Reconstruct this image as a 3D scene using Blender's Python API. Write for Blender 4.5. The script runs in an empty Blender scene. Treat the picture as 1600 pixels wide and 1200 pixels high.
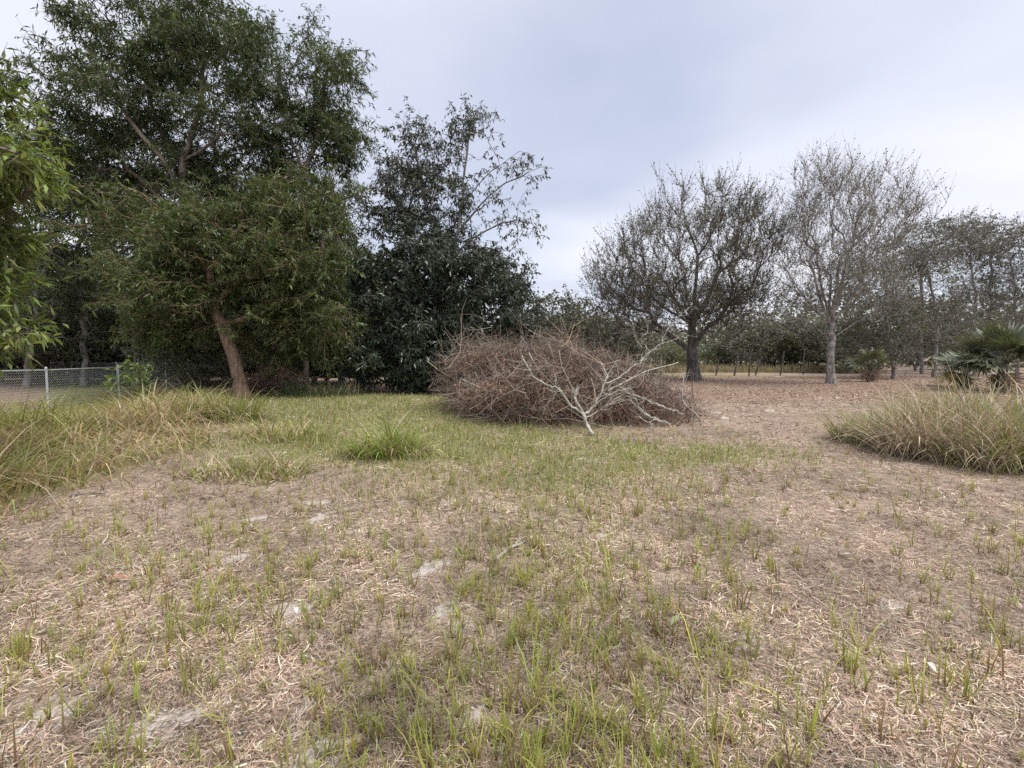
import bpy, math
import numpy as np
from mathutils import Vector

# ------------------------------------------------------------------ camera, world, sun, exposure
SC = bpy.context.scene
COL = SC.collection
CAMH = 1.6
F = 720.0                       # focal length in pixels of a 1600 px wide picture
TH = math.atan(45 / F)          # slight downward tilt
cam = bpy.data.cameras.new('camera')
cam.sensor_width = 36.0
cam.lens = 36.0 * F / 1600
cam.clip_start = 0.05
cam.clip_end = 3000
camo = bpy.data.objects.new('camera', cam)
COL.objects.link(camo)
camo.location = (0, 0, CAMH)
camo.rotation_euler = (math.pi / 2 - TH, 0, 0)
SC.camera = camo

SUN_EL, SUN_AZ = math.radians(60), math.radians(118)   # azimuth clockwise from the view direction (+Y)
w = bpy.data.worlds.new('World')
SC.world = w
w.use_nodes = True
nt = w.node_tree
nt.nodes.clear()


def nd(t, typ, **kw):
    n = t.nodes.new(typ)
    for k, v in kw.items():
        setattr(n, k, v)
    return n


wo = nd(nt, 'ShaderNodeOutputWorld')
sky = nd(nt, 'ShaderNodeTexSky', sky_type='NISHITA', sun_disc=False)
sky.sun_elevation = SUN_EL
sky.sun_rotation = SUN_AZ
sky.air_density = 1.0
sky.dust_density = 2.0
bg1 = nd(nt, 'ShaderNodeBackground')
bg1.inputs[1].default_value = 0.07
nt.links.new(sky.outputs[0], bg1.inputs[0])
tc = nd(nt, 'ShaderNodeTexCoord')
sep = nd(nt, 'ShaderNodeSeparateXYZ')
nt.links.new(tc.outputs['Generated'], sep.inputs[0])
zz = nd(nt, 'ShaderNodeMath', operation='MAXIMUM')
nt.links.new(sep.outputs[2], zz.inputs[0]); zz.inputs[1].default_value = 0.0
za = nd(nt, 'ShaderNodeMath', operation='ADD')
nt.links.new(zz.outputs[0], za.inputs[0]); za.inputs[1].default_value = 0.22
comb = nd(nt, 'ShaderNodeCombineXYZ')
for i in (0, 1):
    dv = nd(nt, 'ShaderNodeMath', operation='DIVIDE')
    nt.links.new(sep.outputs[i], dv.inputs[0]); nt.links.new(za.outputs[0], dv.inputs[1])
    nt.links.new(dv.outputs[0], comb.inputs[i])
mp = nd(nt, 'ShaderNodeMapping')
mp.inputs['Location'].default_value = (1.7, 0.35, 0.0)
mp.inputs['Scale'].default_value = (0.55, 1.0, 1.0)
mp.inputs['Rotation'].default_value = (0, 0, 0.35)
nt.links.new(comb.outputs[0], mp.inputs[0])
n1 = nd(nt, 'ShaderNodeTexNoise')
n1.inputs['Scale'].default_value = 0.85
n1.inputs['Detail'].default_value = 5
n1.inputs['Roughness'].default_value = 0.42
n1.inputs['Distortion'].default_value = 0.35
nt.links.new(mp.outputs[0], n1.inputs['Vector'])
cr = nd(nt, 'ShaderNodeValToRGB')
e = cr.color_ramp.elements
e[0].position = 0.34; e[0].color = (0.53, 0.57, 0.70, 1)
e[1].position = 0.62; e[1].color = (0.80, 0.81, 0.875, 1)
m_ = e.new(0.47); m_.color = (0.68, 0.705, 0.805, 1)
nt.links.new(n1.outputs[0], cr.inputs[0])
bg2 = nd(nt, 'ShaderNodeBackground')
bg2.inputs[1].default_value = 0.58
nt.links.new(cr.outputs[0], bg2.inputs[0])
n2 = nd(nt, 'ShaderNodeTexNoise')
n2.inputs['Scale'].default_value = 0.6
n2.inputs['Detail'].default_value = 4
mp2 = nd(nt, 'ShaderNodeMapping')
mp2.inputs['Location'].default_value = (4.3, 1.9, 0.0)
nt.links.new(comb.outputs[0], mp2.inputs[0])
nt.links.new(mp2.outputs[0], n2.inputs['Vector'])
mr = nd(nt, 'ShaderNodeMapRange')
nt.links.new(n2.outputs[0], mr.inputs[0])
mr.inputs[1].default_value = 0.30; mr.inputs[2].default_value = 0.52
mr.inputs[3].default_value = 0.55; mr.inputs[4].default_value = 0.98
mx = nd(nt, 'ShaderNodeMixShader')
nt.links.new(mr.outputs[0], mx.inputs[0])
nt.links.new(bg1.outputs[0], mx.inputs[1]); nt.links.new(bg2.outputs[0], mx.inputs[2])
nt.links.new(mx.outputs[0], wo.inputs[0])

sun = bpy.data.lights.new('sun', 'SUN')
sun.energy = 1.5
sun.angle = math.radians(28)
sun.color = (1.0, 0.96, 0.90)
suno = bpy.data.objects.new('sun', sun)
COL.objects.link(suno)
sv = Vector((math.sin(SUN_AZ) * math.cos(SUN_EL), math.cos(SUN_AZ) * math.cos(SUN_EL), math.sin(SUN_EL)))
suno.rotation_euler = sv.to_track_quat('Z', 'Y').to_euler()
suno.location = (0, 0, 60)

vs = SC.view_settings
vs.view_transform = 'Standard'
vs.look = 'None'
vs.gamma = 1.0
vs.exposure = 1.15
vs.use_curve_mapping = False
SC.cycles.max_bounces = 3
SC.cycles.diffuse_bounces = 2
SC.cycles.glossy_bounces = 1
SC.cycles.transmission_bounces = 2
SC.cycles.use_adaptive_sampling = True
SC.cycles.adaptive_threshold = 0.02
SC.cycles.transparent_max_bounces = 4
SC.cycles.use_denoising = False

# ------------------------------------------------------------------ helpers
ST, CT = math.sin(TH), math.cos(TH)


def P(x, y, Y):
    """point of the place seen at pixel (x, y) of the 1600x1200 picture, Y metres ahead"""
    u, v = (x - 800) / F, (600 - y) / F
    s = Y / (CT + v * ST)
    return np.array((u * s, Y, CAMH + s * (-ST + v * CT)))


def G(x, y):
    u, v = (x - 800) / F, (600 - y) / F
    s = CAMH / (ST - v * CT)
    return np.array((u * s, s * (CT + v * ST), 0.0))


def vnoise(x, y, sc, seed=0):
    x = np.asarray(x, float) / sc + 1000.3; y = np.asarray(y, float) / sc + 1000.7
    xi, yi = np.floor(x).astype(np.int64), np.floor(y).astype(np.int64)
    fx, fy = x - xi, y - yi
    fx = fx * fx * (3 - 2 * fx); fy = fy * fy * (3 - 2 * fy)

    def h(a, b):
        n = (a * 374761393 + b * 668265263 + seed * 974634777) & 0x7fffffff
        n = ((n ^ (n >> 13)) * 1274126177) & 0x7fffffff
        return ((n ^ (n >> 16)) & 0xffff) / 65535.0
    a = h(xi, yi) * (1 - fx) + h(xi + 1, yi) * fx
    b = h(xi, yi + 1) * (1 - fx) + h(xi + 1, yi + 1) * fx
    return a * (1 - fy) + b * fy


def fbm(x, y, sc, seed=0, o=3):
    t, a, s = 0, 1.0, 0
    for i in range(o):
        t = t + a * vnoise(x, y, sc / 2 ** i, seed + i * 17); s += a; a *= .5
    return t / s


def blob(x, y, cx, cy, sx, sy):
    return np.exp(-((x - cx) / sx) ** 2 - ((y - cy) / sy) ** 2)


def sstep(a, b, x):
    t = np.clip((x - a) / (b - a), 0, 1)
    return t * t * (3 - 2 * t)


def H(x, y):
    x = np.asarray(x, float); y = np.asarray(y, float)
    return (0.28 * blob(x, y, -7.0, 8.0, 2.6, 3.0) + 0.05 * np.sin(x * .35 + .6) * np.sin(y * .31)
            + 0.035 * (fbm(x, y, 1.3, 3) - .5) * np.exp(-((y - 5) / 14.0) ** 2))


def unit(a):
    return a / np.maximum(np.linalg.norm(a, axis=-1, keepdims=True), 1e-9)


def mesh_np(name, V, faces, k, col=None, smooth=False):
    """V (N,3), faces (M,k) int"""
    V = np.ascontiguousarray(V, np.float32); Fc = np.ascontiguousarray(faces, np.int32)
    me = bpy.data.meshes.new(name)
    me.vertices.add(len(V)); me.vertices.foreach_set('co', V.ravel())
    me.loops.add(Fc.size); me.loops.foreach_set('vertex_index', Fc.ravel())
    me.polygons.add(len(Fc)); me.polygons.foreach_set('loop_start', np.arange(0, Fc.size, k, dtype=np.int32))
    if smooth:
        me.polygons.foreach_set('use_smooth', np.ones(len(Fc), bool))
    me.update(calc_edges=True)
    if col is not None:
        c = np.ones((len(V), 4), np.float32); c[:, :3] = col
        at = me.color_attributes.new('Col', 'FLOAT_COLOR', 'POINT')
        at.data.foreach_set('color', c.ravel())
    return me


def obj(name, me, mat, parent=None):
    o = bpy.data.objects.new(name, me)
    COL.objects.link(o)
    if mat and not me.materials:
        me.materials.append(mat)
    if parent:
        o.parent = parent
    return o


def tag(o, label=None, cat=None, group=None, kind=None):
    if label: o['label'] = label
    if cat: o['category'] = cat
    if group: o['group'] = group
    if kind: o['kind'] = kind
    return o


def thing(name, loc, label, cat, group=None):
    o = bpy.data.objects.new(name, None)
    o.empty_display_size = .2
    o.location = loc
    COL.objects.link(o)
    return tag(o, label, cat, group)


def local(V, loc):
    return np.asarray(V) - np.asarray(loc)[None, :]


def copy_tree(o, parent=None):
    c = o.copy(); COL.objects.link(c); c.parent = parent
    for ch in o.children:
        copy_tree(ch, c)
    return c


# ---- geometry arrays
class Bag:
    def __init__(s): s.v, s.f, s.c, s.n = [], [], [], 0

    def add(s, V, Fc, C):
        s.v.append(V); s.f.append(Fc + s.n); s.c.append(np.broadcast_to(C, V.shape)); s.n += len(V)

    def mesh(s, name, k, smooth=False, origin=(0, 0, 0)):
        return mesh_np(name, np.concatenate(s.v) - np.asarray(origin)[None], np.concatenate(s.f), k, np.concatenate(s.c), smooth)


def frames(T):
    ref = np.where(np.abs(T[:, 2:3]) > .9, np.array([[1., 0, 0]]), np.array([[0., 0, 1]]))
    A = unit(np.cross(T, ref)); B = np.cross(T, A)
    return A, B


def tubes(P0, P1, T0, T1, R0, R1, k):
    n = len(P0)
    an = np.arange(k) * 2 * np.pi / k
    ca, sa = np.cos(an)[None, :, None], np.sin(an)[None, :, None]
    A0, B0 = frames(T0); A1, B1 = frames(T1)
    flip = np.sum(A0 * A1, 1) < 0
    A1[flip] *= -1; B1[flip] *= -1
    r0 = P0[:, None] + (A0[:, None] * ca + B0[:, None] * sa) * R0[:, None, None]
    r1 = P1[:, None] + (A1[:, None] * ca + B1[:, None] * sa) * R1[:, None, None]
    V = np.concatenate([r0, r1], 1).reshape(-1, 3)
    i = np.arange(k); j = (i + 1) % k
    q = np.stack([i, i + k, j + k, j], 1)
    Fc = (np.arange(n)[:, None, None] * 2 * k + q[None]).reshape(-1, 4)
    return V, Fc


def polyline_tube(pts, rad, k=6):
    pts = np.asarray(pts, float); rad = np.asarray(rad, float)
    d = unit(np.diff(pts, axis=0))
    T = np.concatenate([d[:1], unit(d[:-1] + d[1:]), d[-1:]]) if len(d) > 1 else np.concatenate([d, d])
    return tubes(pts[:-1], pts[1:], T[:-1], T[1:], rad[:-1], rad[1:], k)


def smooth_line(pts, n=4, jit=0, rng=None):
    pts = np.asarray(pts, float)
    out = []
    p = np.concatenate([2 * pts[:1] - pts[1:2], pts, 2 * pts[-1:] - pts[-2:-1]])
    for i in range(1, len(p) - 2):
        t = (np.arange(n) / n)[:, None]
        a, b, c, d = p[i - 1], p[i], p[i + 1], p[i + 2]
        out.append(.5 * (2 * b + (c - a) * t + (2 * a - 5 * b + 4 * c - d) * t ** 2 + (3 * b - a - 3 * c + d) * t ** 3))
    out.append(pts[-1:])
    o = np.concatenate(out)
    if jit:
        o[1:-1] += rng.normal(0, jit, o[1:-1].shape)
    return o


def leaves(pos, axis, L, W, rng, upb=.6, fold=.12):
    """folded rhombic leaves, two triangles each"""
    n = len(pos)
    nn = rng.normal(0, 1, (n, 3)); nn[:, 2] = np.abs(nn[:, 2]) + upb
    b = unit(np.cross(nn, axis)); nn = np.cross(axis, b)
    L = L[:, None]; W = W[:, None]
    tip = pos + axis * L - np.array([[0, 0, 1.]]) * L * .08
    m = pos + axis * L * .42
    V = np.stack([pos, m + b * W * .5 + nn * W * fold, tip, m - b * W * .5 + nn * W * fold], 1).reshape(-1, 3)
    base = np.arange(n)[:, None, None] * 4
    Fc = (base + np.array([[[0, 1, 2], [0, 2, 3]]])).reshape(-1, 3)
    return V, Fc


def blades(root, dirh, L, W, up, bend, rng, segs=3):
    """grass blades: strips that start upright and bend over towards dirh; up = start tilt 0..1"""
    n = len(root)
    t = np.linspace(0, 1, segs + 1)
    side = np.stack([-dirh[:, 1], dirh[:, 0], np.zeros(n)], 1)
    tw = rng.normal(0, .6, n)[:, None]
    side = unit(side * np.cos(tw) + dirh * np.sin(tw))
    V = []
    p = root.copy()
    a0 = up  # lean angle from vertical
    for s in range(segs + 1):
        if s > 0:
            a = a0 + bend * (t[s] - .5 / segs)
            p = p + (dirh * np.sin(a)[:, None] + np.array([[0, 0, 1.]]) * np.cos(a)[:, None]) * (L / segs)[:, None]
        wd = (W * (1 - t[s] ** 2.2) * .5 + W * .03)[:, None]
        V += [p - side * wd, p + side * wd]
    V = np.stack(V, 1).reshape(-1, 3)
    q = np.array([[2 * s, 2 * s + 1, 2 * s + 3, 2 * s + 2] for s in range(segs)])
    Fc = (np.arange(n)[:, None, None] * 2 * (segs + 1) + q[None]).reshape(-1, 4)
    return V, Fc


def pick(rng, n, cols, var=.18, wts=None):
    cols = np.asarray(cols, float)
    i = rng.choice(len(cols), n, p=wts)
    c = cols[i] * (1 + rng.normal(0, var, (n, 1))) * (1 + rng.normal(0, .05, (n, 3)))
    return np.clip(c, .004, .9)


# ------------------------------------------------------------------ materials
def newmat(name):
    m = bpy.data.materials.new(name); m.use_nodes = True
    t = m.node_tree; b = t.nodes['Principled BSDF']
    return m, t, b


def leaf_mat(name, rough=.5, spec=.5, trans=.3, tint=(1.2, 1.25, .6)):
    m, t, b = newmat(name)
    a = nd(t, 'ShaderNodeVertexColor'); a.layer_name = 'Col'
    t.links.new(a.outputs[0], b.inputs['Base Color'])
    b.inputs['Roughness'].default_value = rough
    b.inputs['Specular IOR Level'].default_value = spec
    if trans > 0:
        tr = nd(t, 'ShaderNodeBsdfTranslucent')
        mu = nd(t, 'ShaderNodeMix', data_type='RGBA', blend_type='MULTIPLY')
        mu.inputs[0].default_value = 1
        t.links.new(a.outputs[0], mu.inputs[6]); mu.inputs[7].default_value = (*tint, 1)
        t.links.new(mu.outputs[2], tr.inputs[0])
        mixs = nd(t, 'ShaderNodeMixShader'); mixs.inputs[0].default_value = trans
        t.links.new(b.outputs[0], mixs.inputs[1]); t.links.new(tr.outputs[0], mixs.inputs[2])
        t.links.new(mixs.outputs[0], t.nodes['Material Output'].inputs[0])
    return m


def bark_mat(name, c1, c2, scale=9, stretch=.25, bump=.5, rough=.9):
    m, t, b = newmat(name)
    co = nd(t, 'ShaderNodeTexCoord'); mpn = nd(t, 'ShaderNodeMapping')
    mpn.inputs['Scale'].default_value = (1, 1, stretch)
    t.links.new(co.outputs['Object'], mpn.inputs[0])
    n = nd(t, 'ShaderNodeTexNoise'); n.inputs['Scale'].default_value = scale; n.inputs['Detail'].default_value = 6
    t.links.new(mpn.outputs[0], n.inputs['Vector'])
    r = nd(t, 'ShaderNodeValToRGB')
    r.color_ramp.elements[0].position = .36; r.color_ramp.elements[0].color = (*c1, 1)
    r.color_ramp.elements[1].position = .66; r.color_ramp.elements[1].color = (*c2, 1)
    t.links.new(n.outputs[0], r.inputs[0]); t.links.new(r.outputs[0], b.inputs['Base Color'])
    bp = nd(t, 'ShaderNodeBump'); bp.inputs['Strength'].default_value = bump; bp.inputs['Distance'].default_value = .03
    t.links.new(n.outputs[0], bp.inputs['Height']); t.links.new(bp.outputs[0], b.inputs['Normal'])
    b.inputs['Roughness'].default_value = rough
    return m


M = {}
M['leaf'] = leaf_mat('acacia_leaf', .45, .5, .36)
M['leafdark'] = leaf_mat('glossy_dark_leaf', .34, .6, .15)
M['leafdry'] = leaf_mat('dry_leaf', .8, .2, .12, (1.1, .9, .7))
M['oakleaf'] = leaf_mat('oak_leaf', .6, .35, .25)
M['grass'] = leaf_mat('grass_blade', .5, .4, .38, (1.15, 1.15, .7))
M['straw'] = leaf_mat('dry_straw', .75, .25, .15, (1.1, 1.0, .8))
M['palm'] = leaf_mat('palm_leaf', .42, .5, .15)
M['twig'] = leaf_mat('brush_twig', .9, .15, 0)
M['bark_ac'] = bark_mat('acacia_bark', (.10, .08, .065), (.26, .21, .17))
M['bark_lean'] = bark_mat('leaning_bark', (.13, .085, .06), (.30, .205, .145), 12)
M['bark_oak'] = bark_mat('oak_bark', (.055, .05, .046), (.16, .145, .13), 8)
M['bark_pale'] = bark_mat('pale_lichen_bark', (.12, .11, .10), (.40, .38, .35), 7, .6)
M['bark_grey'] = bark_mat('grey_bark', (.14, .128, .12), (.32, .30, .275), 8)
M['bark_white'] = bark_mat('bleached_branch_bark', (.24, .215, .18), (.58, .55, .48), 11, .5, .4)
M['bark_palm'] = bark_mat('palm_trunk', (.05, .042, .035), (.16, .13, .10), 14, 1.5)
M['bark_post'] = bark_mat('weathered_post', (.05, .042, .038), (.15, .13, .115), 16, .2)


def steel():
    m, t, b = newmat('galvanised_steel')
    n = nd(t, 'ShaderNodeTexNoise'); n.inputs['Scale'].default_value = 25
    r = nd(t, 'ShaderNodeValToRGB')
    r.color_ramp.elements[0].color = (.36, .38, .40, 1); r.color_ramp.elements[1].color = (.60, .63, .66, 1)
    t.links.new(n.outputs[0], r.inputs[0]); t.links.new(r.outputs[0], b.inputs['Base Color'])
    b.inputs['Metallic'].default_value = .4; b.inputs['Roughness'].default_value = .5
    return m


M['steel'] = steel()

# ------------------------------------------------------------------ region maps of the field (metres)
BX = np.array([-20, 2, 3.5, 4.5, 6, 8, 11, 13.5, 16, 19, 60]); BV = np.array([-5., -5, -4.5, -4.4, -4.5, -5.1, -6.4, -7.9, -9.6, -12.4, -40])


def bank_edge(y):
    return np.interp(y, BX, BV)


def map_tall(x, y):       # overgrown bank beside the chain-link fence
    e_ = bank_edge(y) + (fbm(x, y, 1.2, 5) - .5) * 1.6
    return sstep(0, -.9, x - e_)


def map_green(x, y):      # short green grass
    a = blob(x, y, -3.6, 12.5, 5.0, 4.2) * 1.0 + blob(x, y, .3, 6.2, 2.2, 2.0) * .42 + blob(x, y, -1.6, 8.3, 2.6, 1.7) * .7 \
        + blob(x, y, 3.2, 7.4, 1.8, 1.0) * .45 + blob(x, y, 14, 37, 14, 4.) * .5 + blob(x, y, .3, 3.2, 1.1, 1.7) * .2 + blob(x, y, -8, 17, 5, 3) * .8
    return np.clip(a * (.35 + 1.3 * fbm(x, y, 1.1, 11)), 0, 1)


def map_sand(x, y):
    a = blob(x, y, -.8, 2.4, 1.25, .9) * .68 + blob(x, y, -2.4, 4.6, 1.3, .6) * .55 + blob(x, y, -1.9, 1.9, .9, .7) * .25 + blob(x, y, .4, 2.9, 1., .5) * .35 + \
        blob(x, y, 5.2, 12.8, 2.0, 1.1) * .5
    return sstep(.54, .64, fbm(x, y, .27, 23, 3) - .24 * (1 - np.clip(a * 1.15, 0, 1)))


def map_leaf(x, y):       # reddish leaf litter under the oaks
    a = sstep(11, 21, y) * sstep(2.2, 5.5, x - 0 * y) * sstep(40, 33, y) + blob(x, y, 13, 27, 10, 8) * .4
    a = a + .5 * sstep(19, 22, y) * sstep(-2, -6, x) + 1.5 * sstep(-14.0, -15.2, x + .17 * (y - 14)) * sstep(6, 9, y) * sstep(-.98, -1.12, x / np.maximum(y, .1))
    return np.clip(a * (.6 + .6 * fbm(x, y, 2.2, 31)), 0, 1)


# ------------------------------------------------------------------ ground
def ground():
    n = 270
    u = np.linspace(-1, 1, n)
    s = 900 * np.sinh(6.6 * u) / np.sinh(6.6)
    X, Y = np.meshgrid(s, s + 5.0, indexing='xy')
    X = X.ravel(); Y = Y.ravel()
    V = np.stack([X, Y, H(X, Y)], 1)
    i = np.arange(n * n).reshape(n, n)
    Fc = np.stack([i[:-1, :-1], i[:-1, 1:], i[1:, 1:], i[1:, :-1]], -1).reshape(-1, 4)
    c = np.stack([map_sand(X, Y), np.clip(map_green(X, Y) + .6 * map_tall(X, Y), 0, 1) * (1 - sstep(-13.5, -14.8, X) * sstep(-.98, -1.12, X / np.maximum(Y, .1))), map_leaf(X, Y)], 1)
    me = mesh_np('ground', V, Fc, 4, c, True)
    m, t, b = newmat('field_soil')
    a = nd(t, 'ShaderNodeVertexColor'); a.layer_name = 'Col'
    sp = nd(t, 'ShaderNodeSeparateColor'); t.links.new(a.outputs[0], sp.inputs[0])
    co = nd(t, 'ShaderNodeTexCoord')

    def noise(scale, detail=5, rough=.6):
        q = nd(t, 'ShaderNodeTexNoise'); q.inputs['Scale'].default_value = scale; q.inputs['Detail'].default_value = detail
        q.inputs['Roughness'].default_value = rough
        t.links.new(co.outputs['Object'], q.inputs['Vector']); return q.outputs[0]

    def ramp(src, stops):
        r = nd(t, 'ShaderNodeValToRGB'); el = r.color_ramp.elements
        el[0].position, el[0].color = stops[0][0], (*stops[0][1], 1)
        el[1].position, el[1].color = stops[-1][0], (*stops[-1][1], 1)
        for p_, c_ in stops[1:-1]:
            q = el.new(p_); q.color = (*c_, 1)
        t.links.new(src, r.inputs[0]); return r.outputs[0]

    def mix(f, a_, b_):
        q = nd(t, 'ShaderNodeMix', data_type='RGBA'); t.links.new(f, q.inputs[0])
        t.links.new(a_, q.inputs[6]); t.links.new(b_, q.inputs[7]); return q.outputs[2]

    def mask(src, nz, lo, hi, amt=.6):
        s1 = nd(t, 'ShaderNodeMath', operation='SUBTRACT'); t.links.new(nz, s1.inputs[0]); s1.inputs[1].default_value = .5
        s2 = nd(t, 'ShaderNodeMath', operation='MULTIPLY_ADD'); t.links.new(s1.outputs[0], s2.inputs[0]); s2.inputs[1].default_value = amt
        t.links.new(src, s2.inputs[2])
        q = nd(t, 'ShaderNodeMapRange', interpolation_type='SMOOTHSTEP'); t.links.new(s2.outputs[0], q.inputs[0])
        q.inputs[1].default_value = lo; q.inputs[2].default_value = hi; return q.outputs[0]
    nf = noise(60, 5, .75); nm = noise(7, 4); nl = noise(.8, 3); nff = noise(22, 5, .7)
    straw = ramp(nf, [(.32, (.085, .060, .045)), (.46, (.32, .24, .185)), (.60, (.52, .41, .325)), (.75, (.64, .54, .45))])
    dirt = ramp(nf, [(.32, (.09, .068, .05)), (.55, (.29, .225, .17)), (.72, (.47, .38, .295))])
    sand = ramp(nf, [(.3, (.38, .325, .29)), (.5, (.53, .47, .425)), (.72, (.64, .585, .54))])
    green = ramp(nff, [(.3, (.10, .10, .045)), (.5, (.23, .235, .09)), (.7, (.35, .33, .16))])
    leafc = ramp(nff, [(.32, (.10, .068, .05)), (.48, (.27, .19, .14)), (.62, (.41, .31, .24)), (.75, (.52, .42, .335))])
    c0 = mix(mask(nl, nm, .40, .68, .5), straw, dirt)
    c0 = mix(mask(sp.outputs[2], nff, .25, .6, .9), c0, leafc)
    c0 = mix(mask(sp.outputs[1], nff, .2, .7, .9), c0, green)
    c0 = mix(mask(sp.outputs[0], nff, .38, .52, 1.5), c0, sand)
    t.links.new(c0, b.inputs['Base Color'])
    b.inputs['Roughness'].default_value = .95; b.inputs['Specular IOR Level'].default_value = .1
    bp = nd(t, 'ShaderNodeBump'); bp.inputs['Strength'].default_value = .8; bp.inputs['Distance'].default_value = .03
    t.links.new(nff, bp.inputs['Height']); t.links.new(bp.outputs[0], b.inputs['Normal'])
    tag(obj('ground', me, m), 'sandy field of mown dry grass under the trees', None, None, 'structure')


ground()

# ------------------------------------------------------------------ trees
STATS = {}


class Tree:
    def __init__(s, name, label, base, seed, bark, leafm, cat='tree', group=None):
        s.rng = np.random.default_rng(seed)
        z = float(H(base[0], base[1]))
        s.o = np.array([base[0], base[1], z])
        s.e = thing(name, s.o, label, cat, group)
        s.pos, s.par, s.pl = [], [], []
        s.bark, s.leafm, s.name = bark, leafm, name
        s.tips = []

    def stem(s, pts, frm=None, n=5, jit=.03):
        """explicit trunk or limb; returns index of its last node"""
        pts = smooth_line(pts, n, jit, s.rng)
        if frm is None:
            pts[0] = s.o - np.array([0, 0, .15])
            s.pos.append(pts[0]); s.par.append(-1); s.pl.append(0.); prev = 0; start = 1
        else:
            prev = frm; start = 1
        for p in pts[start:]:
            s.pl.append(s.pl[prev] + float(np.linalg.norm(p - s.pos[prev])))
            s.pos.append(p); s.par.append(prev); prev = len(s.pos) - 1
        return prev

    def near(s, p):
        d = np.linalg.norm(np.asarray(s.pos) - np.asarray(p)[None], axis=1); return int(np.argmin(d))

    def grow(s, tips, wpl=.35, seg=.6, curve=.35, upend=.15, jit=.05, minz=None, droop=0.):
        """connect every tip to the cheapest node of the skeleton"""
        rng = s.rng
        tips = np.asarray(tips)
        top = np.asarray(s.pos)
        d0 = np.array([np.min(np.linalg.norm(top - t[None], axis=1)) for t in tips])
        tips = tips[np.argsort(d0 + rng.normal(0, .35, len(tips)))]
        cap = len(s.pos) + len(tips) * 24
        POS = np.zeros((cap, 3)); PL = np.zeros(cap); n = len(s.pos)
        POS[:n] = s.pos; PL[:n] = s.pl
        par = s.par
        lowest = 0
        if minz is not None:
            okm = POS[:n, 2] >= minz
        for t in tips:
            dv = t[None] - POS[:n]
            d = np.linalg.norm(dv, axis=1)
            cost = d + wpl * PL[:n] + .6 * np.maximum(0, -dv[:, 2])
            if minz is not None:
                cost = cost + np.where(POS[:n, 2] < minz, 50, 0)
            i = int(np.argmin(cost))
            p0 = POS[i]
            pd = unit(p0 - POS[par[i]]) if par[i] >= 0 else np.array([0, 0, 1.])
            L = d[i]
            if L < .05:
                continue
            k = max(2, min(20, int(round(L / seg))))
            c = p0 + pd * L * curve + np.array([0, 0, L * upend]) * 0
            c = c * .7 + .3 * (p0 + t) / 2 - np.array([0, 0, droop * L])
            prev = i
            tt = np.arange(1, k + 1) / k
            pts = ((1 - tt) ** 2)[:, None] * p0 + (2 * tt * (1 - tt))[:, None] * c + (tt ** 2)[:, None] * t
            pts[:-1] += rng.normal(0, jit * min(1, L / 2), (k - 1, 3))
            for p in pts:
                if n >= cap:
                    break
                POS[n] = p; PL[n] = PL[prev] + np.linalg.norm(p - POS[prev]); par.append(prev); prev = n; n += 1
            s.tips.append(prev)
        s.pos = list(POS[:n]); s.pl = list(PL[:n]); s.par = par

    def finish(s, R, rtip, twig_n, twig_len, leaf_n, leaf_len, leaf_w, cols, wts=None, tdroop=.1, ldroop=.3, dens=None,
               twig_r=.006, spread=.9, ksmall=3, flare=1.35, upb=.5, tipvar=.2, twigbias=None, crown_name='crown', tseg=2):
        rng = s.rng
        pos = np.asarray(s.pos); par = np.asarray(s.par); n = len(pos)
        cnt = np.zeros(n)
        cnt[s.tips] += 1
        for i in range(n - 1, 0, -1):
            cnt[par[i]] += cnt[i]
        cnt = np.maximum(cnt, 1)
        a = math.log(R / rtip) / math.log(max(cnt[0], 2))
        rad = rtip * cnt ** a
        # taper along the trunk
        hgt = pos[:, 2] - s.o[2]
        rad = rad * (1 + (flare - 1) * np.exp(-np.maximum(hgt, 0) / (R * 2.2)))
        ch = np.arange(1, n); pa = par[1:]
        d = unit(pos[ch] - pos[pa])
        T = np.zeros((n, 3)); T[1:] = d; T[0] = (0, 0, 1)
        main = np.full(n, -1)
        order = np.argsort(rad[ch])
        main[pa[order]] = ch[order]
        ismain = main[pa] == ch
        T0 = np.where(ismain[:, None], T[pa], d)
        R0 = np.where(ismain, np.minimum(rad[pa], rad[ch] * 1.6), np.minimum(rad[pa] * .9, rad[ch] * 1.15))
        big = rad[ch] > .045
        B = Bag()
        for msk, k in ((big, 7), (~big, ksmall)):
            if msk.any():
                V, Fc = tubes(pos[pa][msk], pos[ch][msk], T0[msk], T[ch][msk], R0[msk], rad[ch][msk], k)
                B.add(V, Fc, np.array([.2, .2, .2]))
        # twigs
        tips = np.asarray(s.tips)
        tp, td = pos[tips], T[tips]
        if dens is None:
            dn = np.full(len(tips), twig_n)
        else:
            dn = dens(tp) * twig_n
        dn = np.maximum(0, np.floor(dn + rng.random(len(tips)))).astype(int)
        ix = np.repeat(np.arange(len(tips)), dn)
        # twigs leave along the last piece of the branch
        back = pos[par[tips]][ix]
        f = rng.random(len(ix))[:, None] ** .7
        st = back * (1 - f) + tp[ix] * f
        dr = td[ix] * .55 + rng.normal(0, spread, (len(ix), 3)) * np.array([1, 1, .75]) - np.array([0, 0, tdroop])
        if twigbias is not None:
            dr = dr + np.asarray(twigbias)
        dr = unit(dr)
        tl = twig_len * rng.uniform(.5, 1.25, len(ix))
        en = st + dr * tl[:, None] - np.array([0, 0, 1.]) * (tl * tdroop * .6)[:, None]
        mid = (st + en) / 2 + np.array([0, 0, 1.]) * (tl * tdroop * .3)[:, None] + rng.normal(0, .04, st.shape) * tl[:, None]
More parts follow.
